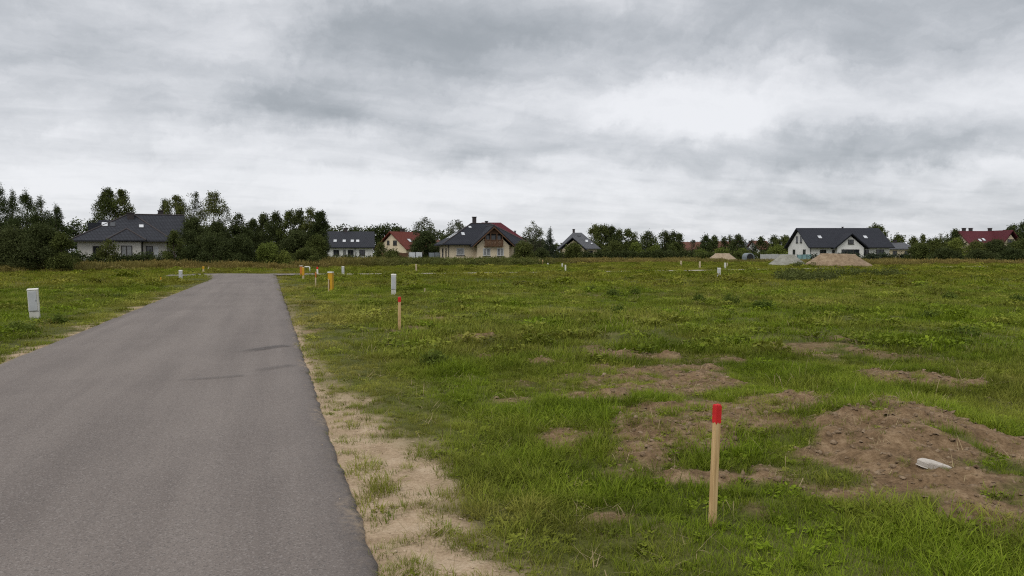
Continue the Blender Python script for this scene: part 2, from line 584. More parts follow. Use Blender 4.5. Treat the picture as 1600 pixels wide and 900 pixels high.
bump(t, b, math_node(t, 'ADD', math_node(t, 'MULTIPLY', chip.outputs['Distance'], 1.0), grain), 0.5, 0.006)
M['asphalt'] = m
m, t, b = new_mat('tyre_rubber_mark')
b.inputs['Base Color'].default_value = (0.045, 0.042, 0.042, 1)
b.inputs['Roughness'].default_value = 0.8
tr = N(t, 'ShaderNodeBsdfTransparent')
mx = N(t, 'ShaderNodeMixShader')
t.links.new(math_node(t, 'MULTIPLY', attr(t, 'a'), math_node(t, 'MULTIPLY', noise(t, 9, 5, 0.7), 1.5), True), mx.inputs[0])
t.links.new(tr.outputs[0], mx.inputs[1])
t.links.new(b.outputs[0], mx.inputs[2])
t.links.new(mx.outputs[0], t.nodes['Material Output'].inputs['Surface'])
M['tyre_mark'] = m
M['kerb'] = plain('pale_kerb', (0.42, 0.38, 0.32, 1), (0.30, 0.27, 0.22, 1), 0.9, 2)


def heap_mat(name, a, b_, c):
    m, t, b = new_mat(name)
    n = math_node(t, 'ADD', math_node(t, 'MULTIPLY', noise(t, 2.2, 6, 0.65), 0.6), math_node(t, 'MULTIPLY', noise(t, 16, 5, 0.7), 0.4))
    t.links.new(ramp_node(t, n, [(0.36, a), (0.5, b_), (0.64, c)]), b.inputs['Base Color'])
    b.inputs['Roughness'].default_value = 0.95
    bump(t, b, n, 0.8, 0.15)
    return m


M['heap_sand'] = heap_mat('heaped_sand', (0.135, 0.092, 0.054, 1), (0.225, 0.160, 0.098, 1), (0.33, 0.25, 0.165, 1))
M['heap_pale'] = heap_mat('heaped_pale_sand', (0.24, 0.18, 0.12, 1), (0.31, 0.24, 0.165, 1), (0.38, 0.31, 0.22, 1))
M['heap_gravel'] = heap_mat('heaped_gravel', (0.15, 0.146, 0.12, 1), (0.225, 0.22, 0.185, 1), (0.30, 0.295, 0.255, 1))

# sawn stake wood
m, t, b = new_mat('sawn_pine')
oc = N(t, 'ShaderNodeTexCoord', name='OC')
mpn = N(t, 'ShaderNodeMapping')
mpn.inputs['Scale'].default_value = (60, 60, 3.2)
t.links.new(oc.outputs['Object'], mpn.inputs[0])
gr = noise(t, 1.0, 5, 0.6, mpn.outputs[0], 0.6)
cw = ramp_node(t, gr, [(0.3, (0.33, 0.20, 0.085, 1)), (0.52, (0.50, 0.335, 0.155, 1)), (0.7, (0.58, 0.42, 0.22, 1))])
t.links.new(mixc(t, math_node(t, 'MULTIPLY', math_node(t, 'GREATER_THAN', noise(t, 9, 2), 0.66), 0.45), cw, (0.20, 0.11, 0.05, 1)), b.inputs['Base Color'])
b.inputs['Roughness'].default_value = 0.8
bump(t, b, gr, 0.3, 0.004)
M['stake_wood'] = m
M['stake_pale'] = plain('weathered_stake_wood', (0.50, 0.42, 0.28, 1), (0.36, 0.29, 0.18, 1), 0.85, 8)
M['red_paint'] = plain('red_paint', (0.62, 0.022, 0.022, 1), (0.44, 0.012, 0.014, 1), 0.6, 14, 0.2)
M['orange_paint'] = plain('orange_paint', (0.50, 0.17, 0.03, 1), (0.36, 0.11, 0.02, 1), 0.6, 14)
M['yellow_plastic'] = plain('yellow_plastic', (0.55, 0.31, 0.015, 1), (0.42, 0.22, 0.012, 1), 0.45, 6)
M['white_plastic'] = plain('white_plastic', (0.66, 0.65, 0.60, 1), (0.52, 0.51, 0.46, 1), 0.5, 6)
M['box_grey'] = plain('pale_grey_polyester', (0.46, 0.475, 0.485, 1), (0.38, 0.39, 0.40, 1), 0.5, 5)
M['box_trim'] = plain('white_trim', (0.60, 0.59, 0.54, 1), (0.46, 0.45, 0.40, 1), 0.5, 8)
M['black'] = plain('black_slot', (0.015, 0.015, 0.015, 1), None, 0.7, 3)
M['stone'] = plain('pale_stone', (0.52, 0.48, 0.43, 1), (0.38, 0.34, 0.30, 1), 0.9, 18, 0.4)

# ------------------------------------------------------------------ ground plan
RS, RX0, RD0 = -0.317, -0.69, 3.8                      # right road edge: X = RX0 + RS * (D - RD0)
LS, LX0, LD0 = -0.303, -7.30, 11.0                     # left road edge
ROAD_END = 53.0
NRM = math.sqrt(1 + RS * RS)
# cross street behind the field: centre line from the junction towards the right
CROSS = [(-21.0, 52.5), (-16.0, 54.6), (-8.0, 57.0), (0.0, 60.0), (13.0, 65.5), (26.0, 73.0), (38.0, 80.0), (58.0, 87.5), (95.0, 99.0)]


def road_right(D):
    return RX0 + RS * (D - RD0) + 0.05 * (fbm(D * 0.8, D * 0 + 3.3, 71, 5) - 0.5) + 0.05 * (fbm(D * 6.0, D * 0 + 1.1, 5, 4) - 0.5)


def road_left(D):
    return LX0 + LS * (D - LD0) + 0.10 * (fbm(D * 0.6, D * 0 + 7.7, 72, 4) - 0.5) - 2.6 * sstep(44, 53, D) ** 2


def cross_dist(x, y):
    """signed distance to the cross street's centre line (positive beyond it)"""
    cx_ = np.array([c[0] for c in CROSS])
    cy_ = np.array([c[1] for c in CROSS])
    yc = np.interp(x, cx_, cy_)
    return (y - yc) * 0.93


PATCH = [  # bare earth seen in the photograph: centre px, half-size px, strength
    (1390, 715, 95, 40, 1.25), (1450, 672, 85, 24, 1.1), (1392, 598, 38, 13, 1.2), (1485, 606, 42, 12, 1.2), (1195, 640, 90, 22, 1.0),
    (1085, 600, 70, 16, 1.0), (1050, 574, 80, 7, 0.95), (915, 610, 52, 12, 1.1), (1165, 690, 105, 20, 1.0), (1020, 682, 75, 22, 1.0),
    (880, 690, 70, 13, 0.8), (935, 552, 40, 6, 1.0), (1245, 628, 40, 18, 0.9), (1515, 772, 80, 22, 0.95), (1585, 822, 50, 40, 0.9),
    (1040, 836, 34, 11, 1.1), (762, 560, 20, 5, 1.1), (1150, 745, 75, 20, 0.9), (1235, 752, 70, 14, 0.85), (1560, 700, 70, 30, 0.9),
    (1310, 768, 60, 14, 0.8), (985, 640, 90, 16, 0.75), (1095, 655, 90, 18, 0.85), (740, 528, 36, 5, 0.85), (880, 566, 30, 6, 0.8),
    (1460, 760, 60, 16, 1.1), (800, 620, 60, 10, 0.5), (1300, 690, 50, 16, 0.55), (690, 498, 40, 3, 0.7), (1230, 580, 60, 6, 0.5),
    (1110, 655, 230, 85, 0.60), (1440, 735, 190, 80, 0.55), (1010, 590, 170, 40, 0.52), (1400, 840, 60, 20, 0.45), (1150, 560, 90, 5, 0.6), (1010, 555, 60, 5, 0.6)]
PG = []
for (px, py, rx, ry, am) in PATCH:
    X, D = gnd(px, py)
    PG.append((X, D, rx * D / F, ry * D * D / (F * CAMH), am * (1.15 if am > 0.6 else 1)))


def soil_mask(x, y):
    wx = x + 0.9 * (fbm(x * 0.9, y * 0.9, 11, 3) - 0.5)
    wy = y + 1.6 * (fbm(x * 0.9, y * 0.9, 12, 3) - 0.5)
    s = np.zeros_like(x)
    for (X, D, a, b, am) in PG:
        s = np.maximum(s, am * np.exp(-0.7 * (((wx - X) / a) ** 2 + ((wy - D) / b) ** 2)))
    s = s + 0.95 * (fbm(x * 2.6, y * 2.6, 13, 5) - 0.5)
    scuff = sstep(0.66, 0.76, fbm(x * 0.33, y * 0.2, 14, 5)) * 0.75 * sstep(60, 30, y) * sstep(5.0, 8.0, y)
    return np.clip(np.maximum(sstep(0.30, 0.72, s), scuff * sstep(0.4, 0.6, fbm(x * 2.5, y * 2.5, 15, 3))), 0, 1)


def sand_mask(x, y):
    sr = (x - (RX0 + RS * (y - RD0))) / NRM
    w = np.interp(y, [0, 4, 5.2, 6.5, 7.6, 9.2, 11, 14, 20, 32, 55], [0.7, 0.72, 0.80, 0.68, 0.60, 0.36, 0.28, 0.24, 0.22, 0.20, 0.16])
    n = fbm(x * 1.7, y * 1.7, 21, 4)
    right = sstep(w * 1.25, w * 0.55, sr + 0.75 * (n - 0.5)) * sstep(-0.5, 0, sr)
    dens = np.interp(y, [0, 7.5, 9.5, 14, 55], [1.0, 0.95, 0.50, 0.38, 0.32])
    thin = sstep(0.20, 0.05, sr + 0.16 * (fbm(x * 3, y * 3, 23, 3) - 0.5)) * sstep(-0.5, 0, sr) * sstep(24, 14, y)
    slf = ((LX0 + LS * (y - LD0)) - x) / NRM
    nl = fbm(x * 2.4, y * 1.1, 22, 4)
    left = sstep(0.34, 0.10, slf + 0.5 * (nl - 0.45)) * sstep(-0.5, 0, slf) * 0.95
    left *= sstep(42, 28, y)
    return np.clip(np.maximum(np.maximum(right * dens, thin * 0.9), left), 0, 1)


def on_main(x, y, m=0.0):
    return (x > road_left(y) - m) & (x < road_right(y) + m) & (y < ROAD_END + 2)


def on_cross(x, y, m=0.0):
    return (np.abs(cross_dist(x, y)) < 2.1 + m) & (x > -21)


def gh(x, y):
    """height of the ground sheet"""
    x = np.asarray(x, float)
    y = np.asarray(y, float)
    z = 0.16 * (fbm(x * 0.11, y * 0.11, 31, 3) - 0.5) + 0.09 * (fbm(x * 0.7, y * 0.7, 32, 3) - 0.5)
    so = soil_mask(x, y)
    near = sstep(40, 15, y)
    z = z + near * so * (0.03 + 0.15 * (fbm(x * 2.4, y * 2.4, 33, 3) - 0.5) + 0.09 * (fbm(x * 8.0, y * 8.0, 34, 3) - 0.5))
    z = z + near * 0.02 * (fbm(x * 6, y * 6, 35, 2) - 0.5)
    # heaped spoil right of the red-topped stake, and a mole hill in the foreground
    for (px, py, rr, hh) in ((1395, 705, 0.75, 0.17), (1450, 672, 0.7, 0.10), (1040, 838, 0.15, 0.07), (1190, 640, 0.8, 0.10), (1010, 675, 0.6, 0.08)):
        X, D = gnd(px, py)
        z = z + hh * np.exp(-((x - X) ** 2 + ((y - D) * 0.7) ** 2) / rr ** 2) * (0.7 + 0.6 * fbm(x * 4, y * 4, 36, 3))
    # level shoulders and a bed for the roads
    sr = (x - (RX0 + RS * (y - RD0))) / NRM
    slf = ((LX0 + LS * (y - LD0)) - x) / NRM
    d = np.maximum(sr, slf)
    d = np.where(y > ROAD_END + 3, 9.0, d)
    k = sstep(0.0, 2.2, d)
    sh = 0.035 * (fbm(x * 5, y * 5, 37, 4) - 0.5) * sstep(0.0, 0.12, d) + 0.02 * (fbm(x * 1.1, y * 1.1, 38, 3) - 0.5)
    z = z * k + (1 - k) * (0.005 + sh)
    z = np.where(d < -0.05, -0.06, z)
    c = np.abs(cross_dist(x, y))
    kc = np.where(x > -24, sstep(1.9, 4.5, c), 1.0)
    return z * kc + (1 - kc) * -0.04


def gz(x, y):
    return float(gh(np.array([x]), np.array([y]))[0])


def axis_grid(lo, hi, fine_lo, fine_hi, step, grow):
    a = list(np.arange(fine_lo, fine_hi, step))
    s, v = step, a[-1]
    while v < hi:
        s *= grow
        v += s
        a.append(v)
    s, v = step, a[0]
    while v > lo:
        s *= grow
        v -= s
        a.insert(0, v)
    return np.array(a)


gx = axis_grid(-1600, 1600, -3.5, 8.5, 0.045, 1.055)
gy = axis_grid(-60, 2600, 3.2, 12.0, 0.045, 1.032)
XX, YY = np.meshgrid(gx, gy)
Xf, Yf = XX.ravel(), YY.ravel()
Zf = gh(Xf, Yf)
nx, ny = len(gx), len(gy)
ii = (np.arange(ny - 1)[:, None] * nx + np.arange(nx - 1)[None, :]).ravel()
quads = np.stack([ii, ii + 1, ii + nx + 1, ii + nx], 1)
me = arr_mesh('ground', np.stack([Xf, Yf, Zf], 1), quads, M['ground'],
              {'soil': ('POINT', soil_mask(Xf, Yf) * sstep(70, 35, Yf)), 'sand': ('POINT', sand_mask(Xf, Yf)), 'far': ('POINT', sstep(30, 60, Yf))}, smooth=True)
tag(link('ground', me), 'rough green field with scraped bare earth', None, None, 'structure')

# ------------------------------------------------------------------ roads
Ds = np.concatenate([np.arange(-12, 2, 0.1), np.arange(2, 9, 0.022), np.arange(9, 16, 0.05), np.arange(16, ROAD_END + 1.8, 0.25)])
W_ = np.array([0, 0.012, 0.035, 0.08, 0.2, 0.35, 0.5, 0.65, 0.8, 0.92, 0.965, 0.988, 1.0])
xl, xr = road_left(Ds), road_right(Ds)
VX = xl[:, None] * (1 - W_) + xr[:, None] * W_
VY = np.repeat(Ds[:, None], len(W_), 1)
crown = 0.035 + 0.05 * (1 - (2 * W_ - 1) ** 2)
VZ = crown[None, :] + 0.004 * (fbm(VX * 0.3, VY * 0.3, 41, 2) - 0.5)
VZ[:, 0] -= 0.02
VZ[:, -1] -= 0.02
edge = np.clip(1 - np.minimum(W_, 1 - W_) / 0.05, 0, 1)[None, :] * (0.35 + 0.5 * fbm(VX * 2, VY * 2, 42, 3))
V = np.stack([VX, VY, VZ], 2).reshape(-1, 3)
k = len(W_)
ii = (np.arange(len(Ds) - 1)[:, None] * k + np.arange(k - 1)[None, :]).ravel()
q = np.stack([ii, ii + 1, ii + k + 1, ii + k], 1)
# raw edges drop to the ground
nv = len(V)
skirt = []
for col_ in (0, k - 1):
    idx = np.arange(len(Ds)) * k + col_
    low = V[idx].copy()
    low[:, 2] = -0.08
    s0 = nv + len(skirt)
    V = np.vstack([V, low])
    a = idx[:-1]
    b_ = idx[1:]
    c = np.arange(len(idx) - 1) + len(V) - len(idx)
    qs = np.stack([a, b_, c + 1, c], 1) if col_ == 0 else np.stack([b_, a, c, c + 1], 1)
    q = np.vstack([q, qs])
ev = np.concatenate([edge.ravel(), np.ones(2 * len(Ds)) * 0.7])
dust = np.clip(1 - np.minimum(W_, 1 - W_) / 0.03, 0, 1)[None, :] * (0.25 + 0.75 * sstep(0.5, 0.65, fbm(VX * 1.1, VY * 1.1, 43, 3)))
dv = np.concatenate([dust.ravel(), np.ones(2 * len(Ds)) * 0.5])
road = link('road', arr_mesh('road', V, q, M['asphalt'], {'edge': ('POINT', ev), 'dust': ('POINT', dv)}, smooth=True))
tag(road, 'narrow grey asphalt lane running away to the left', None, None, 'structure')

# side street: paved at the junction, beyond it a pale overgrown track
def strip(name, label, x0, x1, n, hw, z, mat):
    xs = np.linspace(x0, x1, n)
    ys = np.interp(xs, [c[0] for c in CROSS], [c[1] for c in CROSS])
    V, q = [], []
    for i, (x, y) in enumerate(zip(xs, ys)):
        wv = hw * (1 + 0.35 * (float(fbm(x * 0.5, 3.0, 45, 3)) - 0.5))
        for j, o in enumerate((-1.0, 0.0, 1.0)):
            V.append((x - o * wv * 0.3, y + o * wv, z + (0.02 if j == 1 else 0)))
    for i in range(n - 1):
        for j in range(2):
            q.append((i * 3 + j, (i + 1) * 3 + j, (i + 1) * 3 + j + 1, i * 3 + j + 1))
    o = link(name, arr_mesh(name, np.array(V), np.array(q), M[mat], {'edge': ('POINT', np.zeros(len(V))), 'dust': ('POINT', np.zeros(len(V)))}, smooth=True))
    return tag(o, label, None, None, 'structure')


strip('side_road', 'asphalt side street at the end of the lane', -23.5, -14.2, 40, 2.1, 0.030, 'asphalt')
strip('dirt_track', 'pale overgrown track crossing behind the field', -14.0, 95, 220, 1.15, 0.012, 'kerb')


def tyre_mark(pts, w, a0):
    P = [gnd(*p) for p in pts]
    ts = np.linspace(0, 1, 40)
    sx = np.interp(ts, np.linspace(0, 1, len(P)), [p[0] for p in P])
    sy = np.interp(ts, np.linspace(0, 1, len(P)), [p[1] for p in P])
    ker = np.ones(9) / 9
    sx[4:-4] = np.convolve(sx, ker, 'valid')
    sy[4:-4] = np.convolve(sy, ker, 'valid')
    tx, ty = np.gradient(sx), np.gradient(sy)
    ln = np.hypot(tx, ty)
    nxx, nyy = -ty / ln, tx / ln
    V, A = [], []
    for j, (o, al) in enumerate(((-0.5, 0.0), (-0.3, 1), (0.3, 1), (0.5, 0.0))):
        X = sx + nxx * o * w
        Y = sy + nyy * o * w
        f = np.clip((X - road_left(Y)) / (road_right(Y) - road_left(Y)), 0, 1)
        cz = np.interp(f, W_, crown) + 0.012
        V.append(np.stack([X, Y, cz], 1))
        A.append(al * a0 * np.minimum(1, ts * 2.5) * np.minimum(1, (1 - ts) * 14))
    V = np.concatenate(V)
    A = np.concatenate(A)
    n = len(ts)
    q = np.array([(j * n + i, (j + 1) * n + i, (j + 1) * n + i + 1, j * n + i + 1) for j in range(3) for i in range(n - 1)])
    return link('tyre_mark', arr_mesh('tyre_mark', V, q, M['tyre_mark'], {'a': ('POINT', A)}), road)


tyre_mark([(372, 559), (400, 553), (430, 547), (452, 544)], 0.30, 0.42)
tyre_mark([(270, 606), (330, 601), (385, 595)], 0.14, 0.30)
tyre_mark([(395, 588), (420, 583), (462, 575)], 0.22, 0.24)


# ------------------------------------------------------------------ grass: clumps of bent blades set out by geometry nodes
def blades(rng, n, rad, h0, h1, width, lean, droop, segs=3, seed_head=0.0):
    V, Q, A = [], [], []
    o = 0
    for _ in range(n):
        a = rng.uniform(0, 2 * math.pi)
        r = rad * math.sqrt(rng.random())
        bx, by = r * math.cos(a), r * math.sin(a)
        d = rng.normal(a, 1.1)
        h = rng.uniform(h0, h1) * (1 - 0.35 * (r / rad) ** 2)
        l = abs(rng.normal(lean, lean * 0.6))
        w = width * rng.uniform(0.6, 1.3)
        sx, sy = -math.sin(d), math.cos(d)
        dx, dy = math.cos(d), math.sin(d)
        v = rng.random()
        x, y, z = bx, by, -0.02
        ang = l
        pts = []
        for s in range(segs + 1):
            t = s / segs
            ww = w * (1 - t) ** 0.7 * 0.5 if not seed_head else w * (0.35 + (seed_head if t > 0.7 else 0)) * 0.5
            pts += [(x - sx * ww, y - sy * ww, z), (x + sx * ww, y + sy * ww, z)]
            st = (h + 0.02) / segs
            x += dx * math.sin(ang) * st
            y += dy * math.sin(ang) * st
            z += math.cos(ang) * st
            ang = min(2.1, ang + droop * rng.uniform(0.5, 1.5) / segs)
        V += pts
        for s in range(segs):
            Q.append((o + 2 * s, o + 2 * s + 1, o + 2 * s + 3, o + 2 * s + 2))
            A.append(v)
        o += 2 * (segs + 1)
    return np.array(V), np.array(Q), np.array(A)


def leaves(rng, n, rad, h, size):
    """low broad-leaved weeds"""
    V, Q, A = [], [], []
    for i in range(n):
        a = rng.uniform(0, 6.283)
        r = rad * rng.random() ** 0.6
        c = np.array([r * math.cos(a), r * math.sin(a), h * rng.uniform(0.25, 1.0) * (1 - 0.5 * (r / rad) ** 2)])
        s = size * rng.uniform(0.6, 1.3)
        tl = rng.uniform(0.1, 0.9)
        u = np.array([math.cos(a) * math.cos(tl), math.sin(a) * math.cos(tl), math.sin(tl) * rng.choice([-0.5, 1])])
        w = np.array([-math.sin(a), math.cos(a), rng.uniform(-0.4, 0.4)]) * 0.33
        V += [c - u * s * 0.5, c + w * s, c + u * s * 0.5, c - w * s]
        Q.append((4 * i, 4 * i + 1, 4 * i + 2, 4 * i + 3))
        A.append(rng.random())
    return np.array(V), np.array(Q), np.array(A)


def clump_collection(name, parts, mat):
    c = bpy.data.collections.new(name)
    for i, (V, Q, A) in enumerate(parts):
        me = arr_mesh('%s_%02d' % (name, i), V, Q, mat, {'v': ('FACE', A)})
        o = bpy.data.objects.new('%s_%02d' % (name, i), me)
        c.objects.link(o)
    return c


def scatter_tree(coll):
    g = bpy.data.node_groups.new('scatter_' + coll.name, 'GeometryNodeTree')
    g.interface.new_socket('Geometry', in_out='INPUT', socket_type='NodeSocketGeometry')
    g.interface.new_socket('Geometry', in_out='OUTPUT', socket_type='NodeSocketGeometry')
    gi = g.nodes.new('NodeGroupInput')
    go = g.nodes.new('NodeGroupOutput')
    ip = g.nodes.new('GeometryNodeInstanceOnPoints')
    ci = g.nodes.new('GeometryNodeCollectionInfo')
    ci.inputs['Collection'].default_value = coll
    ci.inputs['Separate Children'].default_value = True
    ci.inputs['Reset Children'].default_value = True
    ip.inputs['Pick Instance'].default_value = True

    def na(n, typ):
        x = g.nodes.new('GeometryNodeInputNamedAttribute')
        x.data_type = typ
        x.inputs['Name'].default_value = n
        return x.outputs[0]
    g.links.new(gi.outputs[0], ip.inputs['Points'])
    g.links.new(ci.outputs[0], ip.inputs['Instance'])
    g.links.new(na('variant', 'INT'), ip.inputs['Instance Index'])
    e2r = g.nodes.new('FunctionNodeEulerToRotation')
    g.links.new(na('rot', 'FLOAT_VECTOR'), e2r.inputs[0])
    g.links.new(e2r.outputs[0], ip.inputs['Rotation'])
    g.links.new(na('scl', 'FLOAT_VECTOR'), ip.inputs['Scale'])
    g.links.new(ip.outputs[0], go.inputs[0])
    return g


def scatter(name, label, coll, P, variant, rotz, scl, tint, lum, tilt=0.12, rng=None):
    n = len(P)
    rot = np.stack([rng.normal(0, tilt, n), rng.normal(0, tilt, n), rotz], 1)
    me = arr_mesh(name, P, np.zeros((0, 4), int), None,
                  {'variant': ('POINT', variant.astype(np.int32)), 'rot': ('POINT', rot), 'scl': ('POINT', scl),
                   'tint': ('POINT', np.clip(tint, 0, 1)), 'lum': ('POINT', np.clip(lum, 0, 1))})
    o = link(name, me)
    md = o.modifiers.new('scatter', 'NODES')
    md.node_group = scatter_tree(coll)
    tag(o, label, None, None, 'stuff')
    return o


rng = np.random.default_rng(7)
near_parts = [blades(rng, 30, 0.10, 0.05, 0.13, 0.0055, 0.35, 0.9) for _ in range(4)]
near_parts += [blades(rng, 34, 0.13, 0.10, 0.23, 0.0065, 0.45, 1.3, 4) for _ in range(4)]
near_parts += [blades(rng, 14, 0.11, 0.04, 0.12, 0.004, 0.8, 0.8) for _ in range(2)]
near_parts += [leaves(rng, 26, 0.09, 0.06, 0.045) for _ in range(2)]
C_near = clump_collection('grass_clump', near_parts, M['grass'])
mid_parts = [blades(rng, 80, 0.34, 0.05, 0.15, 0.010, 0.45, 1.1) for _ in range(4)] + [blades(rng, 80, 0.30, 0.10, 0.26, 0.011, 0.45, 1.3) for _ in range(3)]
mid_parts += [leaves(rng, 80, 0.26, 0.14, 0.08) for _ in range(2)]
C_mid = clump_collection('turf_clump', mid_parts, M['grass'])
far_parts = [blades(rng, 130, 0.85, 0.06, 0.17, 0.024, 0.5, 1.0, 2) for _ in range(5)] + [blades(rng, 110, 0.7, 0.12, 0.34, 0.024, 0.4, 1.0, 2) for _ in range(2)]
far_parts += [leaves(rng, 120, 0.6, 0.25, 0.16) for _ in range(2)]
C_far = clump_collection('field_clump', far_parts, M['grass_far'])
mea_parts = [blades(rng, 110, 0.7, 0.45, 1.0, 0.022, 0.16, 0.35, 3) for _ in range(4)] + [blades(rng, 70, 0.7, 0.7, 1.15, 0.024, 0.12, 0.3, 4, 0.9) for _ in range(3)]
mea_parts += [leaves(rng, 170, 0.6, 0.95, 0.15) for _ in range(2)]
C_mea = clump_collection('meadow_clump', mea_parts, M['meadow'])


# the tall meadow starts along this line (photograph pixels), beyond it grass grows hip high
MEADOW = [(-400, 430, .8), (-50, 428, .8), (130, 425, .7), (235, 421, .75), (340, 421, .75), (440, 420.5, .6), (500, 418, .85), (560, 417, .95), (830, 416, .95), (872, 413, .7),
          (905, 412, .75), (1090, 411, .8), (1160, 410, .55), (1250, 412, .5), (1360, 415.5, .75), (1600, 413, .75), (2000, 412, .75)]
mg = [gnd(p[0], p[1]) for p in MEADOW]
mu = np.array([x / y for x, y in mg])
mdv = np.array([y for x, y in mg])
mh = np.array([p[2] for p in MEADOW])


def meadow_start(x, y):
    return np.interp(x / y, mu, mdv)


def wedge(rng, n_per_m2, d0, d1, margin=2.5, k=0.70):
    area = k * (d1 * d1 - d0 * d0) + 2 * margin * (d1 - d0)
    n = int(area * n_per_m2)
    dd = np.sqrt(rng.random(int(n * 1.15)) * (d1 * d1 - d0 * d0) + d0 * d0) if margin < 0 else None
    # draw uniformly in the bounding strip and keep what lies in the wedge
    Y = rng.uniform(d0, d1, int(n_per_m2 * (d1 - d0) * 2 * (k * d1 + margin)))
    X = rng.uniform(-(k * d1 + margin), k * d1 + margin, len(Y))
    keep = np.abs(X) < k * Y + margin
    return X[keep], Y[keep]


def turf_fields(X, Y):
    tint = 0.55 * fbm(X * 0.25, Y * 0.16, 51, 4) + 0.45 * fbm(X * 1.3, Y * 1.3, 52, 3)
    lum = 0.5 * fbm(X * 0.5, Y * 0.35, 53, 4) + 0.5 * fbm(X * 2.2, Y * 2.2, 54, 2)
    return tint, lum


def grow(name, label, coll, nv, dens, d0, d1, fade0, fade1, weights, smin, smax, rng, hclump):
    X, Y = wedge(rng, dens, d0, d1)
    p = np.ones(len(X))
    if fade0:
        p *= sstep(d0, d0 + fade0, Y)
    if fade1:
        p *= sstep(d1, d1 - fade1, Y)
    so, sa = soil_mask(X, Y), sand_mask(X, Y)
    nz = fbm(X * 3.1, Y * 3.1, 61, 3)
    p *= np.clip(1 - so * (1.14 - 0.50 * sstep(0.49, 0.60, nz)), 0.09, 1) * np.clip(1 - sa * (1.06 - 0.75 * sstep(0.54, 0.64, fbm(X * 5.5, Y * 5.5, 67, 3))), 0, 1)
    p[on_main(X, Y, 0.03) | (on_cross(X, Y, 0.35) & (X < -14))] = 0
    trk = (np.abs(cross_dist(X, Y)) < 1.3) & (X >= -14)
    p[trk] *= np.clip(2.0 * (fbm(X[trk] * 0.16, Y[trk] * 0.16, 66, 3) - 0.48), 0.0, 1)
    p[Y > meadow_start(X, Y) + 1.5] = 0
    keep = rng.random(len(X)) < p
    X, Y, so, sa = X[keep], Y[keep], so[keep], sa[keep]
    n = len(X)
    tint, lum = turf_fields(X, Y)
    sr = (X - (RX0 + RS * (Y - RD0))) / NRM
    verge = sstep(2.0, 0.4, sr) * (sr > -0.5)
    slf = ((LX0 + LS * (Y - LD0)) - X) / NRM
    verge = np.maximum(verge, 0.8 * sstep(1.6, 0.3, slf) * (slf > -0.5))
    tint = sstep(0.30, 0.74, tint) * 0.62 + 0.35 * so + 0.38 * verge + rng.normal(0, 0.10, n) + 0.10 * sstep(20, 50, Y)
    tall = sstep(0.42, 0.68, fbm(X * 0.8, Y * 0.55, 62, 4))
    s = smin + (smax - smin) * np.clip(0.55 * tall + 0.45 * rng.random(n), 0, 1)
    s *= (1 - 0.45 * so) * (1 - 0.35 * np.maximum(sa, verge))
    w = np.array(weights, float)
    var = rng.choice(nv, n, p=w / w.sum())
    # long drooping clumps gather where the sward stands tall
    short = rng.random(n) > 0.25 + tall
    var = np.where(short & (var >= hclump[0]) & (var < hclump[1]), rng.integers(0, hclump[0], n), var)
    hz = rng.uniform(0.75, 1.25, n)
    P = np.stack([X, Y, gh(X, Y) - 0.004], 1)
    return scatter(name, label, coll, P, var, rng.uniform(0, 6.283, n), np.stack([s, s, s * hz], 1), tint, sstep(0.25, 0.75, lum) * 0.8 + rng.normal(0.1, 0.14, n), 0.12, rng)


grow('lawn_grass', 'short and long green grass of the nearest field', C_near, 12, 310, 2.2, 13.0, 0, 3.0, [2, 2, 2, 2, 2, 2, 2, 2, 1, 1, .7, .7], 0.5, 1.25, np.random.default_rng(1), (4, 8))
grow('field_grass', 'green field grass in the middle distance', C_mid, 9, 19, 9.5, 38.0, 3.0, 6.0, [2, 2, 2, 2, 1.3, 1.3, 1.3, .6, .6], 0.6, 1.4, np.random.default_rng(2), (4, 7))
grow('distant_grass', 'green grass of the far field', C_far, 9, 2.6, 31.0, 118.0, 6.0, 0, [2, 2, 2, 2, 2, 1, 1, .5, .5], 0.6, 1.3, np.random.default_rng(3), (5, 7))

# hip-high meadow
rng = np.random.default_rng(4)
X, Y = wedge(rng, 2.6, 55, 128, 6)
st = meadow_start(X, Y)
keep = (Y > st + rng.normal(0, 0.8, len(X))) & ~on_cross(X, Y, 1.2) & ~on_main(X, Y, 0.3)
keep &= rng.random(len(X)) < np.where(Y < st + 9, 1.0, 0.55)
X, Y, st = X[keep], Y[keep], st[keep]
n = len(X)
hh = np.interp(X / Y, mu, mh) * (0.72 + 0.55 * fbm(X * 0.25, Y * 0.25, 63, 3)) * sstep(-2.5, 3.0, Y - st + 1.2)
pxs = CX + F * X / Y
brown = np.interp(pxs, [-200, 100, 250, 420, 500, 560, 640, 830, 880, 920, 1100, 1180, 1360, 1420, 1600], [.5, .55, .72, .66, .62, .42, .12, .10, .35, .62, .60, .45, .55, .62, .6])
tint = brown * (0.75 + 0.9 * fbm(X * 0.12, Y * 0.12, 64, 3)) + rng.normal(0, 0.1, n)
var = np.where(rng.random(n) < np.clip(brown + 0.15, 0, 1), rng.integers(0, 7, n), rng.choice([0, 1, 2, 3, 7, 8, 7, 8], n))
scatter('meadow_grass', 'tall unmown meadow grass with brown seed heads', C_mea, np.stack([X, Y, gh(X, Y) - 0.02], 1), var, rng.uniform(0, 6.283, n),
        np.stack([np.ones(n), np.ones(n), np.clip(hh * rng.uniform(0.75, 1.15, n), 0.12, 1.5)], 1), tint, fbm(X * 0.3, Y * 0.3, 65, 3) * 0.8 + rng.normal(0, 0.12, n), 0.05, rng)

# clods, crumbs and straw on the bare earth and the sandy verge
rng = np.random.default_rng(5)


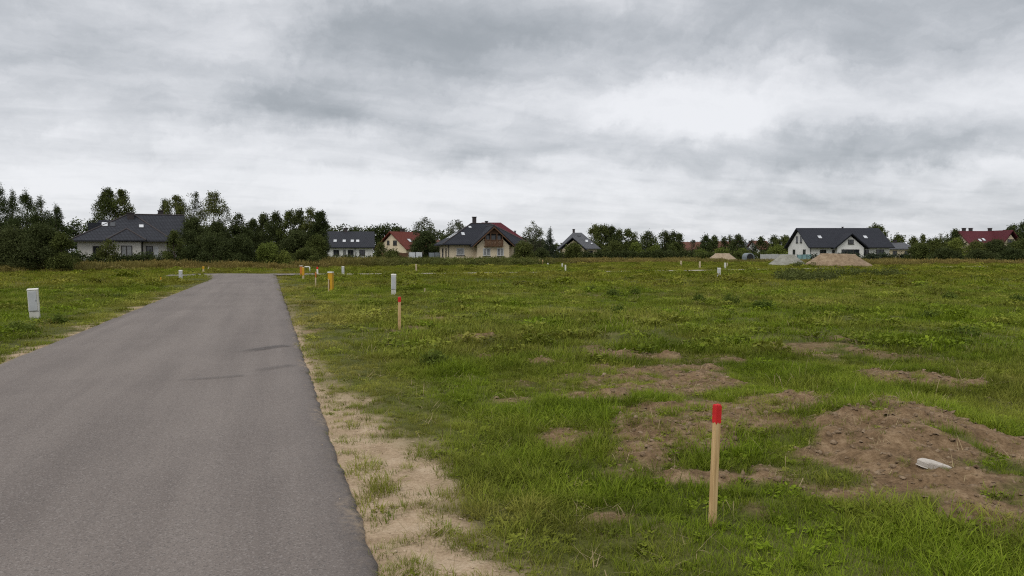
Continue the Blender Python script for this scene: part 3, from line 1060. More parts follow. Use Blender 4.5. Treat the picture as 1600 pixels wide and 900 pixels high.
def clod(rng):
    ico = [(0, 0, 1), (.89, 0, .45), (.28, .85, .45), (-.72, .53, .45), (-.72, -.53, .45), (.28, -.85, .45), (.72, .53, -.3), (-.28, .85, -.3), (-.89, 0, -.3), (-.28, -.85, -.3), (.72, -.53, -.3)]
    V = np.array(ico) * (0.55 + 0.8 * rng.random((11, 1))) * np.array([1.1, 0.75, 0.6])
    Q = [(0, 1, 2), (0, 2, 3), (0, 3, 4), (0, 4, 5), (0, 5, 1), (1, 6, 2), (2, 6, 7), (2, 7, 3), (3, 7, 8), (3, 8, 4), (4, 8, 9), (4, 9, 5), (5, 9, 10), (5, 10, 1), (1, 10, 6)]
    return V, np.array(Q), rng.random(len(Q))


m, t, b = new_mat('soil_clods')
ti = attr(t, 'tint', 'INSTANCER')
n_ = noise(t, 1.6, 3)
t.links.new(mixc(t, ti, ramp_node(t, n_, [(0.3, (0.09, 0.058, 0.03, 1)), (0.7, (0.20, 0.135, 0.078, 1))]), ramp_node(t, n_, [(0.3, (0.30, 0.22, 0.14, 1)), (0.7, (0.48, 0.38, 0.27, 1))])), b.inputs['Base Color'])
b.inputs['Roughness'].default_value = 0.95
C_clod = clump_collection('clod', [clod(rng) for _ in range(6)], m)
X, Y = wedge(rng, 340, 2.5, 12.5, 1.0)
so, sa = soil_mask(X, Y), sand_mask(X, Y)
keep = (rng.random(len(X)) < np.maximum(so * 0.9, sa * 0.55)) & ~on_main(X, Y, -0.12)
keep &= ~on_main(X, Y, 0.0) | (rng.random(len(X)) < 0.25)
X, Y, so, sa = X[keep], Y[keep], so[keep], sa[keep]
n = len(X)
s = (0.004 + 0.026 * rng.random(n) ** 4.5 * np.where(so > sa, 1.3, 0.5)) * np.where(on_main(X, Y), 0.55, 1.0)
Zc = np.where(on_main(X, Y), 0.04, gh(X, Y) + s * 0.1)
scatter('soil_crumbs', 'crumbs and clods of earth on bare ground', C_clod, np.stack([X, Y, Zc], 1), rng.integers(0, 6, n), rng.uniform(0, 6.28, n), np.stack([s, s, s], 1),
        np.where(sa > so, 0.85, 0.06) + rng.normal(0, 0.12, n), rng.random(n), 0.3, rng)

# small separate tufts on the sandy verges
X, Y = wedge(rng, 120, 2.5, 20, 1.0)
sa = sand_mask(X, Y)
tn = fbm(X * 4.2, Y * 4.2, 68, 3)
keep = (rng.random(len(X)) < sa * (0.10 + 0.75 * sstep(0.47, 0.60, tn))) & ~on_main(X, Y, 0.02)
X, Y, tn = X[keep], Y[keep], tn[keep]
n = len(X)
s = rng.uniform(0.28, 0.62, n) * (0.7 + 0.6 * sstep(0.45, 0.65, tn))
scatter('verge_tufts', 'small grass tufts in the sand beside the lane', C_near, np.stack([X, Y, gh(X, Y) - 0.003], 1), rng.integers(0, 10, n), rng.uniform(0, 6.28, n), np.stack([s, s, s], 1),
        rng.normal(0.28, 0.15, n), rng.normal(0.45, 0.2, n), 0.15, rng)
C_stalk = clump_collection('seed_stalk', [blades(rng, 6, 0.10, 0.18, 0.38, 0.0028, 0.32, 0.7, 4, 1.0) for _ in range(4)], M['straw'])
X, Y = wedge(rng, 1.3, 3, 45, 1.0)
keep = ~on_main(X, Y, 0.3) & (rng.random(len(X)) < sstep(0.45, 0.7, fbm(X * 0.4, Y * 0.4, 69, 3))) & ~on_cross(X, Y, 0.3)
X, Y = X[keep], Y[keep]
n = len(X)
s = rng.uniform(0.5, 1.1, n)
scatter('seed_stalks', 'thin dry seed stalks standing in the grass', C_stalk, np.stack([X, Y, gh(X, Y)], 1), rng.integers(0, 4, n), rng.uniform(0, 6.28, n), np.stack([s, s, s], 1),
        rng.random(n), rng.random(n), 0.12, rng)

C_straw = clump_collection('straw_wisp', [blades(rng, 10, 0.14, 0.08, 0.2, 0.004, 1.45, 0.15, 2) for _ in range(4)], M['straw'])
X, Y = wedge(rng, 16, 2.5, 15, 1.0)
so = soil_mask(X, Y)
sr = (X - (RX0 + RS * (Y - RD0))) / NRM
keep = (rng.random(len(X)) < 0.10 + 0.5 * so + 0.35 * (sr > 0.2) * (sr < 2)) & ~on_main(X, Y, 0.1)
X, Y = X[keep], Y[keep]
n = len(X)
s = rng.uniform(0.6, 1.3, n)
scatter('dead_grass', 'dry straw coloured grass lying in the field', C_straw, np.stack([X, Y, gh(X, Y) + 0.03], 1), rng.integers(0, 4, n), rng.uniform(0, 6.28, n), np.stack([s, s, s], 1),
        rng.random(n), rng.random(n), 0.1, rng)


# ------------------------------------------------------------------ houses
def window(par, face, a, b, z0, z1, pos, glass='glass', frame='frame_dark', mull=1, sill=True, name='window'):
    """a window standing in a wall: frame, pane(s) and sill; face 'f' looks to -y, 'l' to -x, 'r' to +x"""
    def bx(mb, u0, u1, w0, w1, d0, d1):
        if face == 'f':
            mb.box(u0, u1, pos - d1, pos - d0, w0, w1)
        elif face == 'l':
            mb.box(pos - d1, pos - d0, u0, u1, w0, w1)
        else:
            mb.box(pos + d0, pos + d1, u0, u1, w0, w1)
    fr = MB()
    t_ = 0.09
    bx(fr, a, a + t_, z0, z1, -0.05, 0.05)
    bx(fr, b - t_, b, z0, z1, -0.05, 0.05)
    bx(fr, a + t_, b - t_, z0, z0 + t_, -0.05, 0.05)
    bx(fr, a + t_, b - t_, z1 - t_, z1, -0.05, 0.05)
    for k in range(mull):
        c = a + (b - a) * (k + 1) / (mull + 1)
        bx(fr, c - 0.05, c + 0.05, z0 + t_, z1 - t_, -0.05, 0.045)
    w = fr.build(name, M[frame], par)
    for k in range(mull + 1):
        u0 = a + (b - a) * k / (mull + 1) + (0.05 if k else t_)
        u1 = a + (b - a) * (k + 1) / (mull + 1) - (0.05 if k < mull else t_)
        p = MB()
        bx(p, u0, u1, z0 + t_, z1 - t_, -0.03, 0.012)
        p.build('pane', M[glass], w)
    if sill:
        s = MB()
        bx(s, a - 0.08, b + 0.08, z0 - 0.07, z0 - 0.002, -0.05, 0.13)
        s.build('sill', M['frame_dark'], w)
    return w


def skylight(roof, zf, x0, x1, y0, y1, lift=0.05, mat='skylight'):
    """a roof window lying in the plane z = zf(x, y)"""
    def ring(mb, a0, a1, b0, b1, l0, l1):
        c = [(a0, b0), (a1, b0), (a1, b1), (a0, b1)]
        mb.add([(x, y, zf(x, y) + l0) for x, y in c] + [(x, y, zf(x, y) + l1) for x, y in c],
               [(0, 3, 2, 1), (4, 5, 6, 7), (0, 1, 5, 4), (1, 2, 6, 5), (2, 3, 7, 6), (3, 0, 4, 7)])
    f = MB()
    ring(f, x0, x1, y0, y1, -0.06, lift)
    s = f.build('skylight', M['dark_metal'], roof)
    p = MB()
    m_ = 0.07
    ring(p, x0 + m_, x1 - m_, y0 + m_, y1 - m_, lift - 0.03, lift + 0.03)
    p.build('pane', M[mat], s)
    return s


def chimney(roof, x, y, z0, z1, w=0.6, d=0.6):
    c = MB()
    c.box(x - w / 2, x + w / 2, y - d / 2, y + d / 2, z0, z1)
    o = c.build('chimney', M['chimney'], roof)
    k = MB()
    k.box(x - w / 2 - 0.08, x + w / 2 + 0.08, y - d / 2 - 0.08, y + d / 2 + 0.08, z1 + 0.001, z1 + 0.1)
    return o, k


def gable_x(mb, x0, x1, y0, y1, ze, zr, th=0.2):
    ym = (y0 + y1) / 2
    return mb.slab([(x0, y0, ze), (x1, y0, ze), (x1, ym, zr), (x0, ym, zr), (x1, y1, ze), (x0, y1, ze)], [(0, 1, 2, 3), (3, 2, 4, 5)], th)


def gable_y(mb, x0, x1, y0, y1, ze, zr, th=0.2):
    xm = (x0 + x1) / 2
    return mb.slab([(x0, y0, ze), (xm, y0, zr), (xm, y1, zr), (x0, y1, ze), (x1, y0, ze), (x1, y1, ze)], [(0, 1, 2, 3), (1, 4, 5, 2)], th)


def gwall_x(mb, x0, x1, y0, y1, ze, zr):
    """gable-ended walls, ridge along x"""
    ym = (y0 + y1) / 2
    return mb.prism([(y0, -0.2), (y1, -0.2), (y1, ze), (ym, zr), (y0, ze)], x0, x1, 'x')


def gwall_y(mb, x0, x1, y0, y1, ze, zr):
    xm = (x0 + x1) / 2
    return mb.prism([(x0, -0.2), (x1, -0.2), (x1, ze), (xm, zr), (x0, ze)], y0, y1, 'y')


def ridge(roof, pts, r=0.09):
    """ridge or hip tiles laid along an edge of the roof"""
    p = MB()
    p.tube([(x, y, z + 0.02) for x, y, z in pts], r, 6)
    return p.build('ridge_tiles', M['chimney'], roof)


def pipe(par, x, y, z0, z1, mat='dark_metal', r=0.05, name='downpipe'):
    p = MB()
    p.tube([(x, y, z0), (x, y, z1)], r, 6)
    return p.build(name, M[mat], par)


def house_at(px, D, label, rz=0.0, name='house'):
    X = (px - CX) / F * D
    return thing(name, label, 'house', (X, D, 0), rz)


# white house with the wide hipped roof, left
H = house_at(200, 88, 'off-white house with wide dark hipped roof and big chimney, behind hedge at left', R(25))
w = MB()
w.box(-5.0, 4.1, 0, 9, -0.2, 2.86)
w.box(-1.55, 1.4, -0.75, -0.01, -0.2, 2.86)
w.build('wall', M['grey_wall'], H)
w = MB()
gwall_x(w, 4.12, 6.0, 2.6, 11.6, 2.8, 5.75)
w.build('side_wall', M['grey_wall'], H)
rf = MB()
ap = 0.35
rf.slab([(-5.7, -0.7, 2.95), (4.8, -0.7, 2.95), (4.8, 10, 2.95), (-5.7, 10, 2.95), (ap, 5.2, 6.3), (ap, 6.6, 6.3)], [(0, 1, 4), (1, 2, 5, 4), (2, 3, 5), (3, 0, 4, 5)], 0.16)
roof = rf.build('roof', M['dark_roof'], H)
rf = MB()
gable_x(rf, 0.4, 6.35, 1.9, 12.1, 2.9, 6.22, 0.18)
rf.build('side_roof', M['dark_roof'], H)
rf = MB()
rf.slab([(-2.1, -1.35, 2.97), (1.95, -1.35, 2.97), (-0.05, 0.75, 4.3), (-0.05, 2.2, 4.3), (-2.1, 0.2, 3.40), (1.95, 0.2, 3.40)], [(0, 1, 2), (1, 5, 3, 2), (4, 0, 2, 3)], 0.14)
rf.build('bay_roof', M['dark_roof'], H)
for e_ in ([(-5.7, -0.7, 2.95), (0.35, 5.2, 6.3)], [(4.8, -0.7, 2.95), (0.35, 5.2, 6.3)], [(0.35, 5.2, 6.3), (0.35, 6.6, 6.3)], [(-2.1, -1.35, 2.97), (-0.05, 0.75, 4.3)], [(1.95, -1.35, 2.97), (-0.05, 0.75, 4.3)]):
    ridge(roof, e_)
ridge(roof, [(0.4, 7.0, 6.22), (6.35, 7.0, 6.22)])
z1 = lambda x, y: 2.95 + (y + 0.7) * (6.3 - 2.95) / 5.9
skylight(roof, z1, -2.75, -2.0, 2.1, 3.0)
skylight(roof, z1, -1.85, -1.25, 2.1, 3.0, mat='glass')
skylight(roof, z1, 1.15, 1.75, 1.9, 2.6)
c, k = chimney(roof, 0.3, 4.1, 4.8, 6.2, 0.72, 0.7)
k.build('chimney_cap', M['chimney'], c)
c, k = chimney(roof, 3.6, 8.0, 5.5, 6.75, 0.6, 0.5)
k.build('chimney_cap', M['chimney'], c)
rf = MB()
rf.slab([(-4.6, 9, 3.2), (-3.4, 10, 5.6), (-0.5, 10, 5.6), (-0.5, 7.5, 3.2)], [(0, 3, 2, 1)], 0.15)
rf.build('rear_roof', M['dark_roof'], H)
window(H, 'f', -3.5, -2.45, 1.1, 2.3, 0, 'glass')
window(H, 'f', -0.65, 0.5, 1.1, 2.35, -0.75, 'curtain')
window(H, 'f', 1.9, 2.65, 0.2, 2.3, 0, 'glass', mull=0, name='door')
window(H, 'f', 2.68, 3.25, 0.2, 2.3, 0, 'skylight', 'frame_white', 0, False, name='door')
pipe(H, 1.55, -0.1, -0.1, 2.8)
g = MB()
g.box(-5.75, 4.85, -0.84, -0.72, 2.78, 2.9)
g.build('gutter', M['dark_metal'], H)
g = MB()
g.box(-4.4, -1.0, 7.2, 8.8, 2.5, 5.15)
g.build('dormer', M['dark_roof'], H)

# house with four roof windows, behind the trees
H = house_at(549, 150, 'white house with plain dark roof and four roof windows in a row', R(10))
w = MB()
gwall_x(w, -6.6, 4.1, 0, 8.5, 2.45, 5.5)
w.build('wall', M['white_wall'], H)
rf = MB()
gable_x(rf, -7.0, 4.5, -0.7, 9.2, 2.6, 5.75)
roof = rf.build('roof', M['dark_roof'], H)
zr = lambda x, y: 2.6 + (y + 0.7) * (5.75 - 2.6) / 4.95
for x in (-3.1, -1.35, 0.2, 1.25):
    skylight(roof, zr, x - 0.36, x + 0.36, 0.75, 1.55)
c, k = chimney(roof, -1.2, 4.3, 5.2, 6.35, 0.7, 0.6)
k.build('chimney_cap', M['chimney'], c)
for x in (-2.85, -0.1, 2.1):
    window(H, 'f', x - 0.55, x + 0.55, 1.0, 2.05, 0)
window(H, 'f', -1.5, -1.05, 0.1, 2.1, 0, 'curtain', mull=0, name='door')
pipe(H, 0.75, -0.08, -0.1, 2.45)

# red-roofed house with cream gable
H = house_at(612, 152, 'cream house with brick red roof, gable turned to the left', R(50))
w = MB()
gwall_x(w, 0, 8.5, -4.3, 4.3, 2.1, 5.2)
w.build('wall', M['cream_wall'], H)
rf = MB()
rf.slab([(-0.5, -4.9, 2.2), (9.3, -4.9, 2.2), (6.9, 0, 5.7), (-0.5, 0, 5.7), (9.3, 4.9, 2.2), (-0.5, 4.9, 2.2)], [(0, 1, 2, 3), (3, 2, 4, 5), (1, 4, 2)], 0.2)
roof = rf.build('roof', M['red_roof'], H)
zr = lambda x, y: 2.2 + (y + 4.9) * 3.5 / 4.9
skylight(roof, zr, 2.1, 2.9, -3.0, -2.1)
window(H, 'l', -1.6, -0.5, 3.0, 3.9, 0)
window(H, 'l', 0.6, 1.3, 3.1, 3.9, 0, mull=0)
window(H, 'f', 1.6, 2.9, 0.8, 1.9, -4.3)
window(H, 'f', 4.6, 5.8, 0.8, 1.9, -4.3)
c, k = chimney(roof, 3.2, 0.4, 5.2, 6.15, 0.7, 0.5)
k.build('chimney_cap', M['chimney'], c)

# cream house with the wooden gable balcony
H = house_at(752, 114, 'cream house with dark hipped roof and brown wooden balcony in its front gable', R(13))
w = MB()
w.box(-5.0, 6.6, 0, 9.0, -0.2, 2.75)
w.build('wall', M['cream_wall'], H)
w = MB()
gwall_y(w, -0.9, 3.9, -1.6, -0.003, 2.6, 4.95)
w.build('gable_wall', M['cream_wall'], H)
rf = MB()
rf.slab([(-5.8, -0.8, 2.8), (7.4, -0.8, 2.8), (7.4, 9.8, 2.8), (-5.8, 9.8, 2.8), (-0.7, 4.5, 6.0), (2.3, 4.5, 6.0)], [(0, 1, 5, 4), (1, 2, 5), (2, 3, 4, 5), (3, 0, 4)], 0.18)
roof = rf.build('roof', M['slate_roof'], H)
rf = MB()
gable_y(rf, -1.75, 4.75, -2.2, 4.3, 2.55, 5.55, 0.2)
rf.build('gable_roof', M['slate_roof'], H)
for e_ in ([(-5.8, -0.8, 2.8), (-0.7, 4.5, 6.0)], [(-0.7, 4.5, 6.0), (2.3, 4.5, 6.0)], [(1.5, -2.2, 5.55), (1.5, 4.2, 5.55)], [(7.4, -0.8, 2.8), (2.3, 4.5, 6.0)]):
    ridge(roof, e_)
fb = MB()
for s in (-1, 1):
    p = [(1.5, 5.36), (1.5 + s * 3.2, 2.41), (1.5 + s * 3.2, 2.25), (1.5, 5.12)]
    fb.prism(p if s > 0 else p[::-1], -2.23, -2.17, 'y')
fb.build('bargeboard', M['brown_wood'], H)
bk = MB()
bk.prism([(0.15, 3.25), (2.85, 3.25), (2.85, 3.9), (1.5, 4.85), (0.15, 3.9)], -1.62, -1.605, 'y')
bk.build('recess_shade', M['black'], H)  # black sheet on the wall stands in for shade inside the recess
pn = MB()
pn.prism([(0.45, 4.27), (2.55, 4.27), (1.5, 5.1)], -1.72, -1.63, 'y')
pn.build('gable_boarding', M['brown_wood'], H)
bl = MB()
bl.box(0.1, 2.9, -2.15, -1.63, 2.42, 2.56)
bal = bl.build('balcony', M['brown_wood'], H)
for i in range(14):
    sl_ = MB()
    x = 0.12 + i * 0.2
    sl_.box(x, x + 0.165, -2.14, -2.10, 2.565, 3.36)
    sl_.build('baluster', M['brown_wood'], bal)
hr = MB()
hr.box(0.08, 2.92, -2.17, -2.07, 3.365, 3.43)
hr.build('handrail', M['brown_wood'], bal)
for x in (0.16, 0.98, 1.9, 2.7):
    ps = MB()
    ps.box(x, x + 0.12, -2.06, -1.96, 2.565, 4.4)
    ps.build('balcony_post', M['brown_wood'], bal)
for x0, x1 in ((0.38, 0.95), (1.12, 1.86), (2.03, 2.65)):
    window(H, 'f', x0, x1, 3.3, 4.1, -1.625, 'glass', 'brown_wood' if False else 'frame_dark', 0, False)
window(H, 'f', -3.7, -2.55, 1.15, 2.2, 0, 'curtain', 'frame_white', 0)
window(H, 'f', -0.05, 1.05, 1.05, 2.2, -1.6, 'curtain', 'frame_white', 1)
window(H, 'f', 2.05, 3.05, 1.05, 2.2, -1.6, 'curtain', 'frame_white', 1)
window(H, 'f', 5.0, 6.0, 1.05, 2.2, 0, 'glass')
window(H, 'l', 1.2, 2.1, 0.9, 2.2, -5.0, 'glass', mull=0)
window(H, 'l', 4.6, 5.8, 0.9, 2.2, -5.0, 'glass', mull=0)
zr = lambda x, y: 2.8 + (y + 0.8) * 3.2 / 5.3
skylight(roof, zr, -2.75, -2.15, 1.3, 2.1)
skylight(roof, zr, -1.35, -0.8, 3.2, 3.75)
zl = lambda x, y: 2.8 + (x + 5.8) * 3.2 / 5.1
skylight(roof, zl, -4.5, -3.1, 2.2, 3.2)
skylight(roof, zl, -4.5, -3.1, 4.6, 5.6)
c, k = chimney(roof, -0.15, 4.9, 5.5, 6.95, 0.55, 0.55)
k.build('chimney_cap', M['chimney'], c)
c, k = chimney(roof, 1.9, 5.6, 5.4, 6.35, 0.35, 0.35)
k.build('chimney_cap', M['chimney'], c)
pipe(H, -4.9, -0.09, -0.1, 2.62)

# wine-red roof showing behind it
H = house_at(795, 135, 'house with wine red roof showing behind the cream house', R(10))
w = MB()
w.box(-3.6, 3.1, 0, 9, -0.2, 2.9)
w.build('wall', M['cream_wall'], H)
rf = MB()
rf.slab([(-4.2, -0.6, 3.0), (4.0, -0.6, 3.0), (-0.7, 4.5, 6.95), (-4.2, 4.5, 6.95), (4.0, 9.6, 3.0), (-4.2, 9.6, 3.0)], [(0, 1, 2, 3), (3, 2, 4, 5), (1, 4, 2)], 0.2)
roof = rf.build('roof', M['wine_roof'], H)
c, k = chimney(roof, 2.0, 4.9, 4.2, 5.4, 0.25, 0.25)
k.build('chimney_cap', M['chimney'], c)

# pale pink house half hidden left of the cream house
H = house_at(683, 165, 'small pale pink house half hidden left of the cream house', R(6))
w = MB()
gwall_x(w, -1.8, 3.0, 0, 7, 2.3, 4.0)
w.build('wall', M['pink_wall'], H)
rf = MB()
gable_x(rf, -2.2, 3.4, -0.5, 7.5, 2.4, 4.3)
rf.build('roof', M['rust_roof'], H)
window(H, 'f', -0.9, 0.0, 0.9, 1.9, 0)

# grey-roofed house with its gable to the field
H = house_at(903, 165, 'small house with light grey roof and shaded front gable', R(-3))
w = MB()
w.box(-3.6, 4.1, 0, 9.5, -0.2, 2.35)
w.build('wall', M['cream_wall'], H)
w = MB()
gwall_y(w, -3.4, 1.3, -1.4, -0.003, 2.2, 4.15)
w.build('gable_wall', M['cream_wall'], H)
rf = MB()
rf.slab([(-4.6, -0.7, 2.4), (4.8, -0.7, 2.4), (4.8, 10.2, 2.4), (-4.6, 10.2, 2.4), (-1.0, 4.6, 5.9), (0.9, 4.6, 5.9)], [(0, 1, 5, 4), (1, 2, 5), (2, 3, 4, 5), (3, 0, 4)], 0.18)
roof = rf.build('roof', M['grey_roof'], H)  # main roof's lighter grey paints in the reflection on its right slope
rf = MB()
gable_y(rf, -4.5, 2.0, -2.1, 3.9, 2.0, 4.75, 0.2)
rf.build('gable_roof', M['dark_roof'], H)
zr = lambda x, y: 2.4 + (y + 0.7) * 3.5 / 5.3
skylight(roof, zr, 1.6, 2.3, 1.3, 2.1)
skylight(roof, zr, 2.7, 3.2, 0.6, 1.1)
skylight(roof, zr, 0.0, 0.7, 3.2, 3.8, mat='glass')
c, k = chimney(roof, -0.8, 4.9, 5.3, 6.6, 0.5, 0.5)
k.build('chimney_cap', M['chimney'], c)
window(H, 'f', -1.7, -0.5, 2.5, 3.5, -1.4)
window(H, 'f', -2.4, 0.3, 0.4, 1.9, -1.4)
window(H, 'f', 2.2, 3.2, 0.9, 1.9, 0)

# long white house behind the sand heaps
H = house_at(1265, 138, 'long white house with dark pitched roof and central gable, behind the sand heaps', R(1))
w = MB()
gwall_x(w, 0, 14.4, 0, 10.4, 2.5, 5.75)
w.build('wall', M['white_wall'], H)
w = MB()
gwall_y(w, 4.55, 9.3, -0.9, -0.003, 2.45, 4.45)
w.build('gable_wall', M['white_wall'], H)
rf = MB()
gable_x(rf, -0.55, 14.95, -0.75, 11.15, 2.52, 6.1, 0.2)
roof = rf.build('roof', M['slate_roof'], H)
rf = MB()
gable_y(rf, 3.8, 10.05, -1.5, 3.7, 2.38, 4.98, 0.2)
rf.build('gable_roof', M['slate_roof'], H)
zr = lambda x, y: 2.52 + (y + 0.75) * 3.58 / 5.95
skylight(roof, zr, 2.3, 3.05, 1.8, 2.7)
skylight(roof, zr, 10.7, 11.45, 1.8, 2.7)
window(H, 'l', 3.6, 4.6, 3.35, 4.55, 0, mull=0)
window(H, 'l', 5.5, 6.5, 3.35, 4.55, 0, mull=0)
window(H, 'l', 1.9, 3.1, 1.0, 2.1, 0, mull=0)
window(H, 'l', 6.8, 8.0, 1.0, 2.1, 0, mull=0)
window(H, 'f', 1.8, 2.95, 1.0, 2.05, 0)
window(H, 'f', 4.0, 4.45, 0.1, 2.05, 0, mull=0, name='door')
window(H, 'f', 5.3, 8.5, 0.9, 2.1, -0.9, mull=2)
window(H, 'f', 6.45, 7.45, 3.05, 3.85, -0.9, mull=1)
window(H, 'f', 9.45, 10.65, 1.0, 2.05, 0)
window(H, 'f', 12.0, 13.4, 1.0, 2.05, 0)
pipe(H, 0.1, -0.08, -0.1, 2.4)
for x in (8.2,):
    c, k = chimney(roof, x, 5.3, 5.6, 6.22, 0.22, 0.22)
    k.build('chimney_cap', M['chimney'], c)
g = MB()
g.box(-0.55, 3.75, -0.87, -0.76, 2.36, 2.47)
g.box(10.1, 14.95, -0.87, -0.76, 2.36, 2.47)
g.build('gutter', M['dark_metal'], H)

# wine-red roofed house behind the big bushes, right
H = house_at(1519, 150, 'cream house with wine red roof and two gables behind the tall bushes at right', R(3))
w = MB()
gwall_x(w, 0, 7.4, 0, 8.4, 2.6, 5.4)
w.build('wall', M['cream_wall'], H)
w = MB()
gwall_y(w, 4.9, 8.6, -1.2, -0.003, 2.6, 5.0)
w.build('gable_wall', M['cream_wall'], H)
rf = MB()
gable_x(rf, -0.5, 8.0, -0.7, 9.1, 2.6, 5.85, 0.2)
roof = rf.build('roof', M['wine_roof'], H)
rf = MB()
gable_y(rf, 4.3, 9.2, -1.8, 4.2, 2.55, 5.9, 0.2)
rf.build('gable_roof', M['wine_roof'], H)
zr = lambda x, y: 2.6 + (y + 0.7) * 3.25 / 4.9
skylight(roof, zr, 2.0, 2.6, 0.9, 1.7)
skylight(roof, zr, 2.9, 3.5, 1.1, 1.9)
for x in (1.0, 2.4, 6.4):
    c, k = chimney(roof, x, 4.4, 5.4, 6.35, 0.55, 0.5)
    k.build('chimney_cap', M['chimney'], c)
window(H, 'f', 6.1, 7.4, 3.2, 4.1, -1.2)
window(H, 'l', 3.0, 5.0, 3.2, 4.2, 0)
window(H, 'f', 1.4, 3.0, 1.0, 2.1, 0)


def far_house(px, D, wpx, ptop, label, rm, wm, rz=0.0, depth=8.0, ze=2.3):
    wdt = wpx * D / F
    zt = at(px, ptop, D + depth / 2).z
    H = house_at(px, D, label, rz)
    w = MB()
    gwall_x(w, -wdt / 2 + 0.4, wdt / 2 - 0.4, 0, depth, ze, zt - 0.5)
    w.build('wall', M[wm], H)
    rf = MB()
    gable_x(rf, -wdt / 2, wdt / 2, -0.6, depth + 0.6, ze + 0.1, zt)
    roof = rf.build('roof', M[rm], H)
    c, k = chimney(roof, wdt * 0.15, depth / 2, zt - 0.6, zt + 0.5, 0.6, 0.6)
    k.build('chimney_cap', M['chimney'], c)
    for u in (-0.25, 0.2):
        window(H, 'f', u * wdt - 0.5, u * wdt + 0.5, 0.9, 1.9, 0)


far_house(1408, 175, 46, 379, 'low house with faded grey roof right of the long white house', 'grey_roof', 'cream_wall', R(8))
far_house(1082, 250, 40, 378, 'far house with rust roof between the dark trees and left sand heap', 'rust_roof', 'cream_wall')
far_house(1140, 245, 52, 377, 'far house with long rust roof above the left sand heap', 'rust_roof', 'pink_wall', R(-5))
far_house(1172, 240, 34, 379, 'far house with grey roof behind the small spruce', 'grey_roof', 'pink_wall')
far_house(1196, 235, 26, 376, 'far house with rust roof steeper than its neighbours', 'rust_roof', 'white_wall', R(12))
far_house(1596, 185, 40, 363, 'house with grey roof and white gable at the right edge', 'grey_roof', 'white_wall', R(40))


# ------------------------------------------------------------------ fences, sheds and walls between the houses
def panel_fence(name, label, px0, px1, D, h, n, mat, rz=0.0, post='dark_metal', cat='fence', D1=None):
    D1 = D1 or D
    X0, X1 = (px0 - CX) / F * D, (px1 - CX) / F * D1
    ln = math.hypot(X1 - X0, D1 - D)
    f = thing(name, label, cat, (X0, D, 0), math.atan2(D1 - D, X1 - X0))
    w = ln / n
    for i in range(n):
        p = MB()
        p.box(i * w + 0.05, (i + 1) * w - 0.05, -0.03, 0.03, 0.03, h * (1 + 0.02 * ((i * 7) % 3 - 1)))
        p.build('panel', M[mat], f)
    for i in range(n + 1):
        p = MB()
        p.box(i * w - 0.045, i * w + 0.045, -0.045, 0.045, -0.3, h + 0.05)
        p.build('post', M[post], f)
    return f


panel_fence('fence', 'pale sheet fence between the red roofed house and dark tree', 639, 660, 122, 1.6, 2, 'pale_panel')
panel_fence('fence', 'blue-grey sheet fence left of the cream house', 670, 689, 121, 1.55, 2, 'blue_panel')
panel_fence('fence', 'brown board fence in front of the red roofed house', 597, 637, 126, 1.5, 4, 'brown_wood', 0, 'brown_wood')
panel_fence('fence', 'grey concrete panel fence left of the long white house', 1188, 1232, 134, 1.25, 5, 'concrete', 0, 'concrete')
panel_fence('fence', 'turquoise mesh fence at the corner of the long white house', 1245, 1268, 131, 1.2, 3, 'teal_panel')
# small arched shed
X, D = (1172 - CX) / F * 136, 136
sh = thing('shed', 'small dark arched shed behind the grass near the left sand heap', 'shed', (X, D, 0), 0)
arc = [(-0.75 + 0.0, 0.0)] + [(-0.75 * math.cos(a), 0.75 + 0.7 * math.sin(a)) for a in np.linspace(0, math.pi, 9)] + [(0.75, 0.0)]
p = MB()
p.prism(arc, 0.02, 2.4, 'y')
p.build('shell', M['blue_panel'], sh)
arc2 = [(x * 0.8, z * 0.9) for x, z in arc]
p = MB()
p.prism(arc2, -0.02, 0.018, 'y')
p.build('doorway_shade', M['black'], sh)  # black sheet paints the unlit interior onto the solid shell


# ------------------------------------------------------------------ heaps of sand and gravel
def heap(name, label, px0, px1, ptop, pbase, mat, seed, flat=0.35, skew=0.0, depth=0.75):
    pc = (px0 + px1) / 2
    X, D = gnd(pc, pbase)
    D += 0.2
    a = (px1 - px0) / 2 / F * D * 1.04
    b = a * depth
    D = D + b
    X = (pc - CX) / F * D
    zt = at(pc, ptop, D).z
    n, m_ = 44, 26
    V, Q = [], []
    for i in range(m_ + 1):
        r = i / m_
        for j in range(n):
            th = 2 * math.pi * j / n
            wob = 1 + 0.10 * (float(fbm(2 + math.cos(th) * 1.6, 2 + math.sin(th) * 1.6, seed, 3)) - 0.5) * 2
            x, y = a * r * math.cos(th) * wob, b * r * math.sin(th) * wob
            fx = flat + 0.12 * (float(fbm(math.cos(th) * 1.3, math.sin(th) * 1.3, seed + 9, 2)) - 0.5)
            z = min(1.0, max(0.0, (1 - r) / (1 - fx)))
            z = z if z < 0.9 else 0.9 + 0.1 * (1 - (1 - z) / 0.1 * 0) * 0.6 + 0.04 * (1 - r)
            z = z * (1 - skew * x / a) + (0.10 * (float(fbm(x * 1.1, y * 1.1, seed + 3, 4)) - 0.5) + 0.05 * (float(fbm(x * 4, y * 4, seed + 4, 3)) - 0.5)) * min(1, 3 * (1 - r))
            V.append((x, y, z * zt - (0.12 if i == m_ else 0)))
    for i in range(m_):
        for j in range(n):
            Q.append((i * n + j, (i + 1) * n + j, (i + 1) * n + (j + 1) % n, i * n + (j + 1) % n))
    o = link(name, arr_mesh(name, np.array(V), np.array(Q), M[mat], smooth=True))
    o.location = (X, D, 0)
    tag(o, label, 'heap')
    return X, D, a, b


